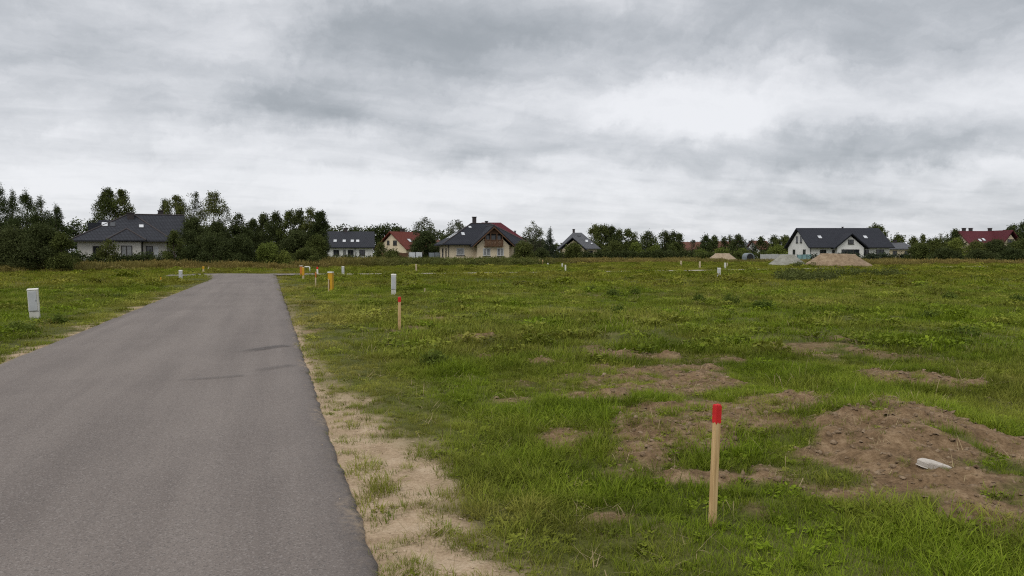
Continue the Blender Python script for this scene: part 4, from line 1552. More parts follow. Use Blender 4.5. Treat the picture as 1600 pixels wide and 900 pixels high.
HEAPS = [heap('sand_heap', 'large brown sand heap in front of the long white house', 1253, 1366, 396.5, 417.5, 'heap_sand', 3, 0.42, 0.08, 0.6),
         heap('gravel_heap', 'grey gravel heap beside the large sand heap', 1198, 1262, 398, 416, 'heap_gravel', 5, 0.30, -0.05, 0.7),
         heap('sand_heap', 'smaller pale sand heap standing alone left of the gravel', 1102, 1155, 396, 408.5, 'heap_pale', 8, 0.36, 0.02, 0.7)]


# ------------------------------------------------------------------ trees, bushes and hedges
def leaf_cloud(rng, C, Rr, n_each, size, aspect=0.6, shell=0.45, needles=False):
    """C (k,3) clump centres, Rr (k,3) radii: leaves as small faces filling each clump"""
    k = len(C)
    idx = np.repeat(np.arange(k), n_each)
    n = len(idx)
    d = rng.normal(size=(n, 3))
    d /= np.linalg.norm(d, axis=1)[:, None]
    rr = (shell + (1 - shell) * rng.random(n)) ** 0.7
    p = C[idx] + d * Rr[idx] * rr[:, None] + rng.normal(size=(n, 3)) * size * 0.8
    u = rng.normal(size=(n, 3))
    if needles:
        u = d + 0.5 * u + np.array([0, 0, 0.5])
    u /= np.linalg.norm(u, axis=1)[:, None]
    w = np.cross(u, rng.normal(size=(n, 3)))
    w /= np.linalg.norm(w, axis=1)[:, None]
    s = size * rng.uniform(0.6, 1.35, n)[:, None]
    V = np.stack([p - u * s * 0.5, p + w * s * aspect * 0.5, p + u * s * 0.5, p - w * s * aspect * 0.5], 1).reshape(-1, 3)
    Q = np.arange(4 * n).reshape(n, 4)
    A = np.clip(0.5 * rng.random(k)[idx] + 0.5 * rng.random(n), 0, 1)
    return V, Q, A


PROFILE = {
    'round': lambda t: np.sqrt(np.clip(1 - (2 * t ** 0.85 - 1) ** 2, 0.02, 1)),
    'egg': lambda t: np.clip(np.sin(np.pi * np.clip(t * 0.9 + 0.04, 0, 1) ** 0.75), 0.2, 1),
    'birch': lambda t: np.clip(np.sin(np.pi * np.clip(t * 0.78 + 0.14, 0, 1) ** 0.8), 0.3, 1),
    'column': lambda t: np.clip(np.minimum(1.0, (1 - t) * 3.2 + 0.35) * (0.8 + 0.2 * np.sin(t * 3)), 0.3, 1),
    'cone': lambda t: np.clip((1 - t) ** 0.85, 0.03, 1),
    'pine': lambda t: np.clip((1 - t) ** 0.62 * (0.55 + 0.45 * np.minimum(1, t * 5)), 0.04, 1),
    'bush': lambda t: np.sqrt(np.clip(1 - t ** 2.2, 0.04, 1)) * (0.85 + 0.15 * t),
}


def tree(name, label, px, ptop, D, wpx, kind, mat, seed, cb=0.18, k=34, cs=0.17, cov=1.0, trunk='bark', group=None, leafpx=2.0, droop=0.0, zs=1.0, cat='tree'):
    rng = np.random.default_rng(1000 + seed)
    X = (px - CX) / F * D
    z0 = gz(X, D)
    h = at(px, ptop, D).z - z0
    wr = wpx * D / F / 2 * (1.0 if kind in ('bush', 'pine') else 1.22)
    T = thing(name, label, cat, (X, D, z0), 0, group)
    size = max(0.13, leafpx * D / F)
    if kind in ('birch', 'column', 'egg', 'round'):
        k, cs, zs = int(k * 1.7), cs * 0.70, zs * 1.35
    cr = cs * (h * (1 - cb) * 0.5 + wr) * 0.9
    tt = rng.random(k) ** (1.25 if kind in ('cone', 'pine', 'egg') else 0.95)
    tt[:3] = [0.97, 0.9, 0.84]
    r = PROFILE[kind](tt)
    rad = np.maximum(wr * r - cr * 0.35, wr * 0.05) * rng.random(k) ** 0.45
    ang = rng.uniform(0, 6.283, k) + np.arange(k) * 2.4
    zt = h * cb + (h * (1 - cb) - cr * 0.55) * tt
    C = np.stack([rad * np.cos(ang), rad * np.sin(ang), zt], 1)
    sc = rng.uniform(0.65, 1.25, k) * ((0.30 + 0.70 * r) if kind in ('pine', 'cone') else (0.7 + 0.3 * r))
    Rr = np.stack([cr * sc, cr * sc, cr * sc * rng.uniform(0.7, 1.1, k) * zs], 1)
    C[:, 2] = np.maximum(C[:, 2], Rr[:, 2] * 0.8)
    ne = np.maximum(14, (cov * 6.9 * (Rr[:, 0] * Rr[:, 2]) / (size * size * 0.3))).astype(int)
    ne = np.minimum(ne, 330)
    V, Q, A = leaf_cloud(rng, C, Rr, ne, size, 0.35 if kind in ('pine', 'cone') else 0.62, 0.35, kind in ('pine', 'cone'))
    extra = []
    if kind == 'pine':                                   # upright leader shoots, the pine's spiky top
        for i in range(16):
            j = i if i < 3 else rng.integers(0, k)
            b0 = np.array([0, 0, h * 0.90]) if i == 0 else C[j]
            hs = h * (0.12 if i == 0 else rng.uniform(0.07, 0.12))
            m_ = 34
            tz = rng.random(m_)
            cc = b0 + np.stack([rng.normal(0, 0.05, m_), rng.normal(0, 0.05, m_), tz * hs], 1)
            extra.append((cc, np.stack([0.16 * (1 - tz) + 0.04] * 2 + [np.full(m_, 0.1)], 1)))
    if droop:                                            # hanging birch twigs
        for j in range(k):
            m_ = 5
            a2 = rng.uniform(0, 6.283, m_)
            cc = C[j] + np.stack([np.cos(a2) * Rr[j, 0] * 0.8, np.sin(a2) * Rr[j, 0] * 0.8, -rng.uniform(0.2, 1.0, m_) * droop], 1)
            extra.append((cc, np.stack([np.full(m_, 0.10), np.full(m_, 0.10), np.full(m_, 0.45)], 1)))
    for cc, rr_ in extra:
        V2, Q2, A2 = leaf_cloud(rng, cc, rr_, 5 if kind == 'pine' else 9, size * 0.85, 0.3 if kind == 'pine' else 0.6, 0.1, kind == 'pine')
        Q = np.vstack([Q, Q2 + len(V)])
        V = np.vstack([V, V2])
        A = np.concatenate([A, A2])
    cw = link('crown', arr_mesh('crown', V, Q, M[mat], {'v': ('FACE', A)}), T)
    # trunk and limbs
    tb = MB()
    tr_ = 0.012 * h + 0.03
    lean = rng.normal(0, 0.02 * h, 2)
    pts = [(lean[0] * u + 0.02 * h * math.sin(5 * u + seed), lean[1] * u, -0.15 + (h * 0.94 + 0.15) * u) for u in np.linspace(0, 1, 7)]
    pts[0] = (0, 0, -0.15)
    tb.tube(pts, [tr_ * (1.25 if i == 0 else 1 - 0.87 * u) for i, u in enumerate(np.linspace(0, 1, 7))], 7)
    for j in range(min(k, 14)):
        zz_ = max(0.12 * h, C[j, 2] - (0.45 * rad[j] if kind != 'cone' else -0.1))
        u = min(0.98, zz_ / (h * 0.94))
        b0 = Vector((lean[0] * u, lean[1] * u, zz_))
        c1 = Vector(C[j])
        mid = b0.lerp(c1, 0.5) + Vector((0, 0, 0.06 * rad[j] * rng.normal()))
        tb.tube([b0, mid, c1], [tr_ * (1 - u) * 0.5 + 0.015, tr_ * 0.25 * (1 - u) + 0.012, 0.008], 5)
    tb.build('trunk', M[trunk], T, True)
    return T


TR = [
    # young pines at the left edge
    ('pine_tree', 'pine at the far left, partly cut by the picture edge', -42, 296, 66.5, 120, 'pine', 'needle', dict(cb=.02, k=60, cs=.15, cov=1.2)),
    ('pine_tree', 'tallest spiky pine at the left edge', 4, 289, 66, 95, 'pine', 'needle', dict(cb=.02, k=64, cs=.14, cov=1.2)),
    ('pine_tree', 'spiky pine between the two tallest tips of the left clump', 23, 302, 68, 85, 'pine', 'needle', dict(cb=.02, k=56, cs=.14, cov=1.2)),
    ('pine_tree', 'pine with a bushy pointed tip in the middle of the left clump', 43, 298, 64.5, 92, 'pine', 'needle', dict(cb=.02, k=64, cs=.14, cov=1.2)),
    ('pine_tree', 'shorter pine on the right half of the left clump', 66, 308, 64, 84, 'pine', 'needle', dict(cb=.02, k=56, cs=.14, cov=1.2)),
    ('pine_tree', 'slim leaning pine standing out at the right of the left clump', 90, 321, 65.5, 62, 'pine', 'needle', dict(cb=.05, k=34, cs=.14, cov=1.0)),
    ('bush', 'dark bush at the foot of the left pines by the picture edge', 12, 352, 61.5, 120, 'bush', 'leaf_dark', dict(cb=.0, k=60, cs=.19, cov=1.3)),
    ('bush', 'dark green bush under the shorter left pine', 66, 350, 61.5, 95, 'bush', 'leaf_dark', dict(cb=.0, k=50, cs=.19, cov=1.3)),
    ('bush', 'yellowish green bush at the right foot of the left pines', 97, 366, 61, 46, 'bush', 'leaf_mid', dict(cb=.0, k=36, cs=.2, cov=1.2)),
    # behind and around the left house
    ('spruce_tree', 'narrow blue-grey conifer behind the left house', 149, 316, 118, 26, 'cone', 'leaf_grey', dict(cb=.1, k=36, cs=.13)),
    ('poplar_tree', 'left one of two tall trees behind the left house roof', 172, 296, 116, 34, 'column', 'leaf_mid', dict(cb=.12, k=40, cs=.13)),
    ('poplar_tree', 'right one of two tall trees behind the big chimney', 194, 297, 117, 32, 'column', 'leaf_mid', dict(cb=.12, k=40, cs=.13)),
    ('birch_tree', 'slim birch behind the right end of the left house roof', 259, 311, 112, 18, 'birch', 'leaf_dark', dict(cb=.15, k=26, cs=.12)),
    ('birch_tree', 'yellow tinged birch behind the right end of the left roof', 277, 305, 110, 36, 'round', 'leaf_mid', dict(cb=.25, k=34, cs=.14, trunk='birch_bark')),
    ('birch_tree', 'airy weeping birch with pale thin crown', 306, 300, 96, 36, 'birch', 'leaf_grey', dict(cb=.3, k=26, cs=.11, cov=.55, trunk='birch_bark', droop=1.6)),
    ('birch_tree', 'weeping birch with long hanging branches, tallest by the left house', 336, 299, 93, 52, 'birch', 'leaf_mid', dict(cb=.25, k=34, cs=.12, cov=.7, trunk='birch_bark', droop=2.2)),
    ('broadleaf_tree', 'dark rounded tree at the right corner of the left house', 305, 340, 86, 60, 'egg', 'leaf_dark', dict(cb=.02, k=52, cs=.16, cov=1.2)),
    ('broadleaf_tree', 'dark green tree below the weeping birch', 340, 346, 84, 66, 'egg', 'leaf_dark', dict(cb=.02, k=54, cs=.16, cov=1.2)),
    ('broadleaf_tree', 'pointed dark tree right of the weeping birch', 373, 333, 88, 42, 'egg', 'leaf_dark', dict(cb=.02, k=46, cs=.14, cov=1.1)),
    ('broadleaf_tree', 'low dark tree between the pointed tree and the birch row', 396, 343, 90, 40, 'egg', 'leaf_dark', dict(cb=.02, k=40, cs=.16, cov=1.2)),
    ('broadleaf_tree', 'small yellow green tree in front of the left house right wall', 274, 360, 81, 34, 'egg', 'leaf_mid', dict(cb=.12, k=34, cs=.15, cov=.8)),
    ('broadleaf_tree', 'small light green tree in front of the left house dark window', 171, 375, 80, 27, 'round', 'leaf_mid', dict(cb=.15, k=24, cs=.18, cov=.8)),
    ('bush', 'dark broad bush in the thicket right of the left house', 335, 368, 79, 80, 'bush', 'leaf_dark', dict(cb=.0, k=50, cs=.19, cov=1.2)),
    ('bush', 'dark bush in the middle of the thicket before the birch row', 378, 366, 79, 66, 'bush', 'leaf_dark', dict(cb=.0, k=46, cs=.19, cov=1.2)),
    ('bush', 'dark low bush at the left end of the thicket', 300, 382, 79, 46, 'bush', 'leaf_dark', dict(cb=.0, k=36, cs=.2, cov=1.2)),
    ('bush', 'light green bush where the lane turns', 422, 378, 78, 50, 'bush', 'leaf_light', dict(cb=.0, k=40, cs=.2, cov=1.1)),
    ('bush', 'low light green bush right of the rounder light bush', 443, 391, 77.5, 28, 'bush', 'leaf_light', dict(cb=.0, k=26, cs=.22, cov=1.1)),
    ('birch_tree', 'first birch from the left in the dark birch row', 413, 333, 98, 28, 'birch', 'leaf_dark', dict(cb=.03, k=38, cs=.13, cov=1.1)),
    ('birch_tree', 'second birch from the left in the dark birch row', 430, 332, 97, 34, 'birch', 'leaf_dark', dict(cb=.03, k=40, cs=.13, cov=1.1)),
    ('birch_tree', 'third birch from the left in the dark birch row', 453, 329, 96, 34, 'birch', 'leaf_mid', dict(cb=.03, k=44, cs=.13, cov=1.1)),
    ('birch_tree', 'fourth birch from the left in the dark birch row', 468, 328, 95, 30, 'birch', 'leaf_dark', dict(cb=.03, k=42, cs=.13, cov=1.1)),
    ('birch_tree', 'fifth and tallest birch of the dark birch row', 487, 325, 94, 36, 'birch', 'leaf_mid', dict(cb=.03, k=46, cs=.13, cov=1.1)),
    ('birch_tree', 'last birch of the row, beside the house with four roof windows', 501, 328, 93, 32, 'birch', 'leaf_dark', dict(cb=.03, k=44, cs=.13, cov=1.1)),
    ('bush', 'dark bush filling the foot of the birch row', 462, 358, 92, 74, 'bush', 'leaf_dark', dict(cb=.0, k=50, cs=.18, cov=1.2)),
    ('bush', 'green bush at the right foot of the birch row', 496, 366, 90, 44, 'bush', 'leaf_mid', dict(cb=.0, k=40, cs=.18, cov=1.1)),
    ('bush', 'low green bush before the birch row, above the yellow posts', 478, 388, 86, 56, 'bush', 'leaf_mid', dict(cb=.0, k=40, cs=.2, cov=1.1)),
    # middle
    ('bush', 'dark green bush before the cream gable of the red roofed house', 595, 379, 128, 24, 'bush', 'leaf_mid', dict(cb=.0, k=30, cs=.2)),
    ('bush', 'brownish low bush beside the brown board fence', 612, 391, 122, 40, 'bush', 'leaf_mid', dict(cb=.0, k=30, cs=.2)),
    ('pine_tree', 'tall thin tree with open top between red roof and cream house', 663, 339, 130, 40, 'birch', 'leaf_grey', dict(cb=.2, k=30, cs=.11, cov=.7)),
    ('broadleaf_tree', 'dark dense tree below the thin open tree', 664, 362, 127, 46, 'egg', 'leaf_dark', dict(cb=.02, k=46, cs=.16, cov=1.2)),
    ('birch_tree', 'grey-green tree behind the cream house roof', 715, 344, 158, 38, 'round', 'leaf_grey', dict(cb=.3, k=28, cs=.14, cov=.75)),
    ('broadleaf_tree', 'low dark tree left of the cream house roof', 699, 366, 156, 36, 'round', 'leaf_dark', dict(cb=.1, k=34, cs=.17)),
    ('bush', 'round green bush at the right corner of the cream house', 818, 377, 103, 42, 'bush', 'leaf_mid', dict(cb=.0, k=46, cs=.18, cov=1.2)),
    ('bush', 'small dark bush right of the round green bush', 846, 388, 106, 34, 'bush', 'leaf_dark', dict(cb=.0, k=34, cs=.2, cov=1.2)),
    ('poplar_tree', 'left stem of three slim trees right of the cream house', 825, 355, 128, 14, 'column', 'leaf_grey', dict(cb=.1, k=26, cs=.11)),
    ('poplar_tree', 'tallest middle stem of three slim trees right of the cream house', 834, 346, 127, 17, 'column', 'leaf_grey', dict(cb=.1, k=30, cs=.10)),
    ('poplar_tree', 'right stem of three slim trees right of the cream house', 844, 356, 128, 14, 'column', 'leaf_grey', dict(cb=.1, k=26, cs=.11)),
    ('broadleaf_tree', 'dark tree filling in behind the three slim trees', 838, 372, 132, 46, 'egg', 'leaf_dark', dict(cb=.02, k=44, cs=.17, cov=1.2)),
    ('spruce_tree', 'dark spruce left of the grey roofed house', 859, 353, 124, 27, 'cone', 'needle_far', dict(cb=.03, k=56, cs=.14, cov=1.3)),
    ('bush', 'green bush in front of the shaded gable of the grey house', 896, 378, 140, 32, 'bush', 'leaf_mid', dict(cb=.0, k=36, cs=.18, cov=1.2)),
    ('broadleaf_tree', 'tall tree just right of the grey roofed house', 931, 352, 182, 26, 'round', 'leaf_mid', dict(cb=.08, k=34, cs=.16, cov=1.1)),
    ('broadleaf_tree', 'second tall tree right of the grey roofed house', 942, 351, 180, 26, 'round', 'leaf_mid', dict(cb=.08, k=34, cs=.16, cov=1.1)),
    ('broadleaf_tree', 'third tall tree right of the grey roofed house', 954, 354, 180, 24, 'round', 'leaf_dark', dict(cb=.08, k=34, cs=.16, cov=1.1)),
    ('broadleaf_tree', 'tree with sloping crown at the end of the tall trio', 967, 359, 183, 22, 'egg', 'leaf_mid', dict(cb=.05, k=34, cs=.16, cov=1.1)),
    ('broadleaf_tree', 'rounded tree in the middle of the tree line left of centre', 983, 358, 186, 26, 'round', 'leaf_mid', dict(cb=.08, k=34, cs=.16, cov=1.1)),
    ('spruce_tree', 'small pointed conifer between two rounded trees', 994, 361, 188, 13, 'cone', 'leaf_grey', dict(cb=.05, k=30, cs=.14)),
    ('broadleaf_tree', 'dark rounded tree right of the small pointed conifer', 1011, 361, 182, 28, 'round', 'leaf_dark', dict(cb=.05, k=38, cs=.16, cov=1.1)),
    ('broadleaf_tree', 'left of two dark domed trees in the tree line', 1038, 361, 190, 24, 'round', 'leaf_dark', dict(cb=.05, k=36, cs=.16, cov=1.1)),
    ('broadleaf_tree', 'right of two dark domed trees in the tree line', 1054, 362, 190, 26, 'round', 'leaf_dark', dict(cb=.05, k=36, cs=.16, cov=1.1)),
    ('bush', 'low green bush below the tall trio of trees', 958, 377, 172, 46, 'bush', 'leaf_mid', dict(cb=.0, k=36, cs=.19, cov=1.1)),
    ('bush', 'light green bush below the small pointed conifer', 993, 380, 168, 34, 'bush', 'leaf_light', dict(cb=.0, k=36, cs=.19, cov=1.1)),
    ('bush', 'light green bush below the two domed trees', 1023, 383, 168, 36, 'bush', 'leaf_light', dict(cb=.0, k=36, cs=.19, cov=1.1)),
    ('bush', 'green bush under the right domed tree', 1056, 378, 170, 34, 'bush', 'leaf_mid', dict(cb=.0, k=36, cs=.19, cov=1.1)),
    ('spruce_tree', 'small spruce in front of the first far rust roof', 1082, 374, 200, 17, 'cone', 'needle_far', dict(cb=.02, k=34, cs=.16, cov=1.1)),
    ('pine_tree', 'first pine right of the small spruce', 1102, 368, 195, 22, 'egg', 'needle', dict(cb=.03, k=40, cs=.16, cov=1.2)),
    ('pine_tree', 'second pine right of the small spruce', 1116, 369, 196, 20, 'egg', 'needle', dict(cb=.03, k=38, cs=.16, cov=1.2)),
    ('broadleaf_tree', 'slim tree in front of the long rust roof', 1131, 371, 205, 12, 'egg', 'leaf_dark', dict(cb=.05, k=28, cs=.16)),
    ('broadleaf_tree', 'narrow tree above the left sand heap', 1140, 369, 203, 13, 'egg', 'leaf_dark', dict(cb=.05, k=28, cs=.16)),
    ('broadleaf_tree', 'broad dark tree above the left sand heap', 1153, 368, 198, 28, 'egg', 'leaf_dark', dict(cb=.03, k=40, cs=.16, cov=1.2)),
    ('spruce_tree', 'pointed spruce left of the grey concrete fence', 1175, 372, 200, 19, 'cone', 'needle_far', dict(cb=.02, k=36, cs=.16, cov=1.1)),
    ('broadleaf_tree', 'rounded tree right of the pointed spruce', 1189, 371, 202, 20, 'egg', 'leaf_dark', dict(cb=.05, k=34, cs=.16, cov=1.1)),
    ('broadleaf_tree', 'tall tree left of the long white house', 1209, 368, 200, 22, 'egg', 'leaf_dark', dict(cb=.05, k=36, cs=.16, cov=1.1)),
    ('broadleaf_tree', 'broad tree touching the left gable of the long white house', 1226, 369, 180, 32, 'round', 'leaf_mid', dict(cb=.02, k=40, cs=.17, cov=1.1)),
    ('bush', 'light green bush left of the long white house', 1214, 384, 160, 40, 'bush', 'leaf_light', dict(cb=.0, k=38, cs=.19, cov=1.1)),
    ('bush', 'light bush behind the left end of the pale sand heap', 1094, 390, 160, 40, 'bush', 'leaf_light', dict(cb=.0, k=34, cs=.2, cov=1.1)),
    ('bush', 'light bush behind the top of the pale sand heap', 1128, 388, 160, 36, 'bush', 'leaf_light', dict(cb=.0, k=34, cs=.2, cov=1.1)),
    ('bush', 'light bush right of the pale sand heap', 1158, 389, 158, 30, 'bush', 'leaf_light', dict(cb=.0, k=34, cs=.2, cov=1.1)),
    # right
    ('broadleaf_tree', 'tree rising behind the right end of the long white house', 1368, 350, 178, 30, 'round', 'leaf_mid', dict(cb=.2, k=34, cs=.16, cov=1.1)),
    ('broadleaf_tree', 'small rounded tree behind the low grey roof', 1402, 367, 215, 16, 'round', 'leaf_mid', dict(cb=.05, k=30, cs=.17)),
    ('broadleaf_tree', 'small tree right of the low grey roof', 1426, 370, 212, 13, 'round', 'leaf_mid', dict(cb=.05, k=30, cs=.17)),
    ('broadleaf_tree', 'slim tree above the left end of the right bushes', 1441, 367, 200, 13, 'egg', 'leaf_mid', dict(cb=.05, k=30, cs=.17)),
    ('spruce_tree', 'leftmost pointed conifer behind the right bushes', 1461, 369, 134, 16, 'cone', 'leaf_grey', dict(cb=.02, k=36, cs=.14)),
    ('spruce_tree', 'second pointed conifer behind the right bushes', 1469, 363, 133, 17, 'cone', 'leaf_dark', dict(cb=.02, k=36, cs=.14)),
    ('spruce_tree', 'third pointed conifer behind the right bushes', 1478, 364, 132, 17, 'cone', 'leaf_dark', dict(cb=.02, k=36, cs=.14)),
    ('broadleaf_tree', 'dark tree just left of the wine red roof', 1491, 359, 134, 26, 'egg', 'leaf_dark', dict(cb=.02, k=40, cs=.15, cov=1.1)),
    ('pine_tree', 'left pine behind the house at the right edge', 1582, 351, 182, 20, 'round', 'needle', dict(cb=.35, k=30, cs=.17, cov=1.1)),
    ('pine_tree', 'right pine behind the house at the right edge', 1596, 349, 182, 22, 'round', 'needle', dict(cb=.35, k=30, cs=.17, cov=1.1)),
    ('bush', 'leftmost of the tall bushes at the right, sloping to the hedge', 1436, 381, 112, 48, 'bush', 'leaf_mid', dict(cb=.0, k=46, cs=.19, cov=1.2)),
    ('bush', 'second tall bush from the left at the right edge', 1464, 374, 112, 50, 'bush', 'leaf_mid', dict(cb=.0, k=50, cs=.18, cov=1.2)),
    ('bush', 'bright green tall bush left of the wine red roof', 1493, 373, 111, 46, 'bush', 'leaf_light', dict(cb=.0, k=50, cs=.18, cov=1.2)),
    ('bush', 'tall bush below the roof windows of the wine red roof', 1524, 377, 112, 54, 'bush', 'leaf_mid', dict(cb=.0, k=50, cs=.18, cov=1.2)),
    ('bush', 'dark tall bush below the arched window gable', 1556, 375, 111, 52, 'bush', 'leaf_dark', dict(cb=.0, k=50, cs=.18, cov=1.2)),
    ('bush', 'tall green bush cut by the right picture edge', 1592, 374, 112, 56, 'bush', 'leaf_mid', dict(cb=.0, k=50, cs=.18, cov=1.2)),
    ('bush', 'low dark bush at the foot of the leftmost tall bushes', 1478, 388, 106, 56, 'bush', 'leaf_dark', dict(cb=.0, k=40, cs=.2, cov=1.2)),
    ('bush', 'low dark bush below the wine red roof house', 1530, 390, 106, 60, 'bush', 'leaf_dark', dict(cb=.0, k=40, cs=.2, cov=1.2)),
    ('bush', 'low dark bush at the right picture edge', 1582, 389, 106, 60, 'bush', 'leaf_dark', dict(cb=.0, k=40, cs=.2, cov=1.2)),
]
GRP = {'pine_tree': 'pine trees', 'bush': 'bushes along the far side of the field', 'spruce_tree': 'conifers between the houses', 'poplar_tree': 'slim upright trees', 'birch_tree': 'birch trees', 'broadleaf_tree': 'broadleaf trees beyond the field'}
for i, (nm, lb, px, pt, D, wp, kd, mt, kw) in enumerate(TR):
    tree(nm, lb, px, pt, D, wp, kd, mt, i, group=GRP[nm], cat='bush' if nm == 'bush' else 'tree', **kw)


def hedge(name, label, px0, px1, D0, D1, h, mat, seed, thick=1.0, cat='hedge', kind=None, cell=0.55, leafpx=2.3, hvar=0.25):
    rng = np.random.default_rng(seed)
    X0, X1 = (px0 - CX) / F * D0, (px1 - CX) / F * D1
    ln = math.hypot(X1 - X0, D1 - D0)
    n = int(ln / cell * max(1, h / cell) * 1.3)
    u = rng.random(n)
    hv = h * (1 - hvar + 2 * hvar * fbm(u * ln * 0.6, u * 0 + seed, seed, 3))
    C = np.stack([X0 + (X1 - X0) * u, D0 + (D1 - D0) * u + rng.normal(0, thick * 0.35, n), (hv - cell * 0.6) * rng.random(n) ** 0.6], 1)
    C[:, 2] = np.maximum(C[:, 2], cell * 0.4)
    rr = cell * rng.uniform(0.6, 1.2, n)
    size = max(0.13, leafpx * D0 / F)
    ne = np.full(n, int(max(16, 4.0 * cell * cell / (size * size * 0.3))))
    org = np.array([X0, D0, 0.0])
    V, Q, A = leaf_cloud(rng, C - org, np.stack([rr, rr, rr * 0.9], 1), ne, size, 0.62, 0.35)
    me = arr_mesh('foliage', V, Q, M[mat], {'v': ('FACE', A)})
    if kind == 'stuff':
        o = link(name, me)
        o.location = org
        return tag(o, label, None, None, 'stuff')
    T = thing(name, label, cat, tuple(org))
    link('foliage', me, T)
    st_ = MB()
    for k in range(int(ln / 1.2)):
        f = (k + 0.5) * 1.2 / ln
        b0 = Vector(((X1 - X0) * f, (D1 - D0) * f, -0.1))
        st_.tube([b0, b0 + Vector((0.05, 0, h * 0.6))], [0.04, 0.015], 5)
    st_.build('stems', M['bark'], T)
    return T


hedge('hedge', 'dark hedge in front of the left house', 112, 292, 80.5, 82, 1.65, 'needle', 201, 0.7, cell=0.5, hvar=0.35)
hedge('hedge', 'low dark clipped hedge in front of the long white house', 1268, 1482, 122, 120, 1.35, 'needle_far', 202, 0.5, cell=0.4, hvar=0.12)
hedge('hedge', 'dark hedge below the grey roofed house and tree line', 868, 1085, 150, 152, 1.9, 'leaf_dark', 203, 1.0, cell=0.6)
hedge('hedge', 'green hedge behind the pale sand heap', 1085, 1200, 156, 150, 1.6, 'leaf_mid', 204, 1.0, cell=0.6)
hedge('hedge', 'low dark bushes along the front of the house with four roof windows', 505, 600, 136, 136, 0.9, 'leaf_dark', 205, 0.8, cell=0.4, hvar=0.5)
# far woods that read as one mass
hedge('far_wood', 'dark far pine wood behind the left house', 60, 165, 150, 152, 7.6, 'needle', 211, 3.0, kind='stuff', leafpx=3.1, cell=1.1)
hedge('far_wood', 'dark far wood behind the thicket', 255, 520, 165, 165, 6.8, 'leaf_dark', 216, 3.0, kind='stuff', leafpx=3.1, cell=1.2, hvar=0.35)
hedge('far_wood', 'dark far wood skyline behind the red roofed house', 520, 700, 270, 270, 10.2, 'leaf_dark', 212, 5.0, kind='stuff', leafpx=3.1, cell=1.6, hvar=0.2)
hedge('far_wood', 'far low wood behind the middle of the field', 700, 1240, 300, 300, 5.0, 'leaf_dark', 213, 6.0, kind='stuff', leafpx=3.1, cell=1.6, hvar=0.3)
hedge('far_wood', 'far low wood behind the right of the field', 1240, 1720, 290, 290, 6.2, 'leaf_dark', 214, 6.0, kind='stuff', leafpx=3.1, cell=1.6, hvar=0.35)
hedge('far_wood', 'far low wood left of the pines', -300, 60, 150, 150, 7.0, 'needle', 215, 3.0, kind='stuff', leafpx=3.1, cell=1.2, hvar=0.3)


# ------------------------------------------------------------------ survey stakes, marker posts and cable boxes
def stake(label, px, pbase, ptop, wpx, tip=None, lean=(0.0, 0.0), rz=0.3, wood='stake_wood', tipfrac=0.15, D=None, group='survey stakes in the field', cap=None):
    X, Y = gnd(px, pbase)
    z0 = gz(X, Y)
    h = at(px, ptop, Y).z - z0
    w = wpx * Y / F / 2
    T = thing('survey_stake', label, 'stake', (X, Y, z0), rz, group)
    T.rotation_euler = (lean[1], lean[0], rz)
    zt = h * (1 - tipfrac) if tip else h
    rng = random.Random(px)

    def post(z0_, z1_, ww, n):
        m_ = MB()
        rings = []
        for i in range(n + 1):
            z = z0_ + (z1_ - z0_) * i / n
            j = [rng.uniform(-0.02, 0.02) * ww for _ in range(2)]
            rings.append([(-ww + j[0], -ww + j[1], z), (ww + j[0], -ww + j[1], z), (ww + j[0], ww + j[1], z), (-ww + j[0], ww + j[1], z)])
        vs = [v for r in rings for v in r]
        fs = [(4 * i + k, 4 * i + (k + 1) % 4, 4 * i + 4 + (k + 1) % 4, 4 * i + 4 + k) for i in range(n) for k in range(4)]
        fs += [(3, 2, 1, 0), tuple(4 * n + k for k in range(4))]
        return m_.add(vs, fs)
    post(-0.25, h - 0.004 if tip else h, w, 6).build('shaft', M[wood], T, False, w * 0.12)
    if tip:                                              # a coat of paint with an uneven lower edge, over the hammered end
        n_ = 6
        per = []
        for k in range(4):
            a0, a1 = [(-1, -1), (1, -1), (1, 1), (-1, 1)][k], [(-1, -1), (1, -1), (1, 1), (-1, 1)][(k + 1) % 4]
            per += [(a0[0] + (a1[0] - a0[0]) * i / n_, a0[1] + (a1[1] - a0[1]) * i / n_) for i in range(n_)]
        m_ = len(per)
        low, up = zt, h
        vs = [(x * w * 1.06, y * w * 1.06, low + rng.uniform(-0.05, 0.05) * (h - zt) * 1.4) for x, y in per]
        vs += [(x * w * 1.06, y * w * 1.06, up - (h - zt) * 0.08) for x, y in per]
        vs += [(x * w * 0.93 + rng.uniform(-0.04, 0.04) * w, y * w * 0.93, up + rng.uniform(-0.05, 0.02) * (h - zt)) for x, y in per]
        vs += [(0, 0, up)]
        fs = [(r_ * m_ + i, r_ * m_ + (i + 1) % m_, (r_ + 1) * m_ + (i + 1) % m_, (r_ + 1) * m_ + i) for r_ in range(2) for i in range(m_)]
        fs += [(2 * m_ + i, 2 * m_ + (i + 1) % m_, 3 * m_) for i in range(m_)]
        MB().add(vs, fs).build('painted_tip', M[tip], T)
    return T


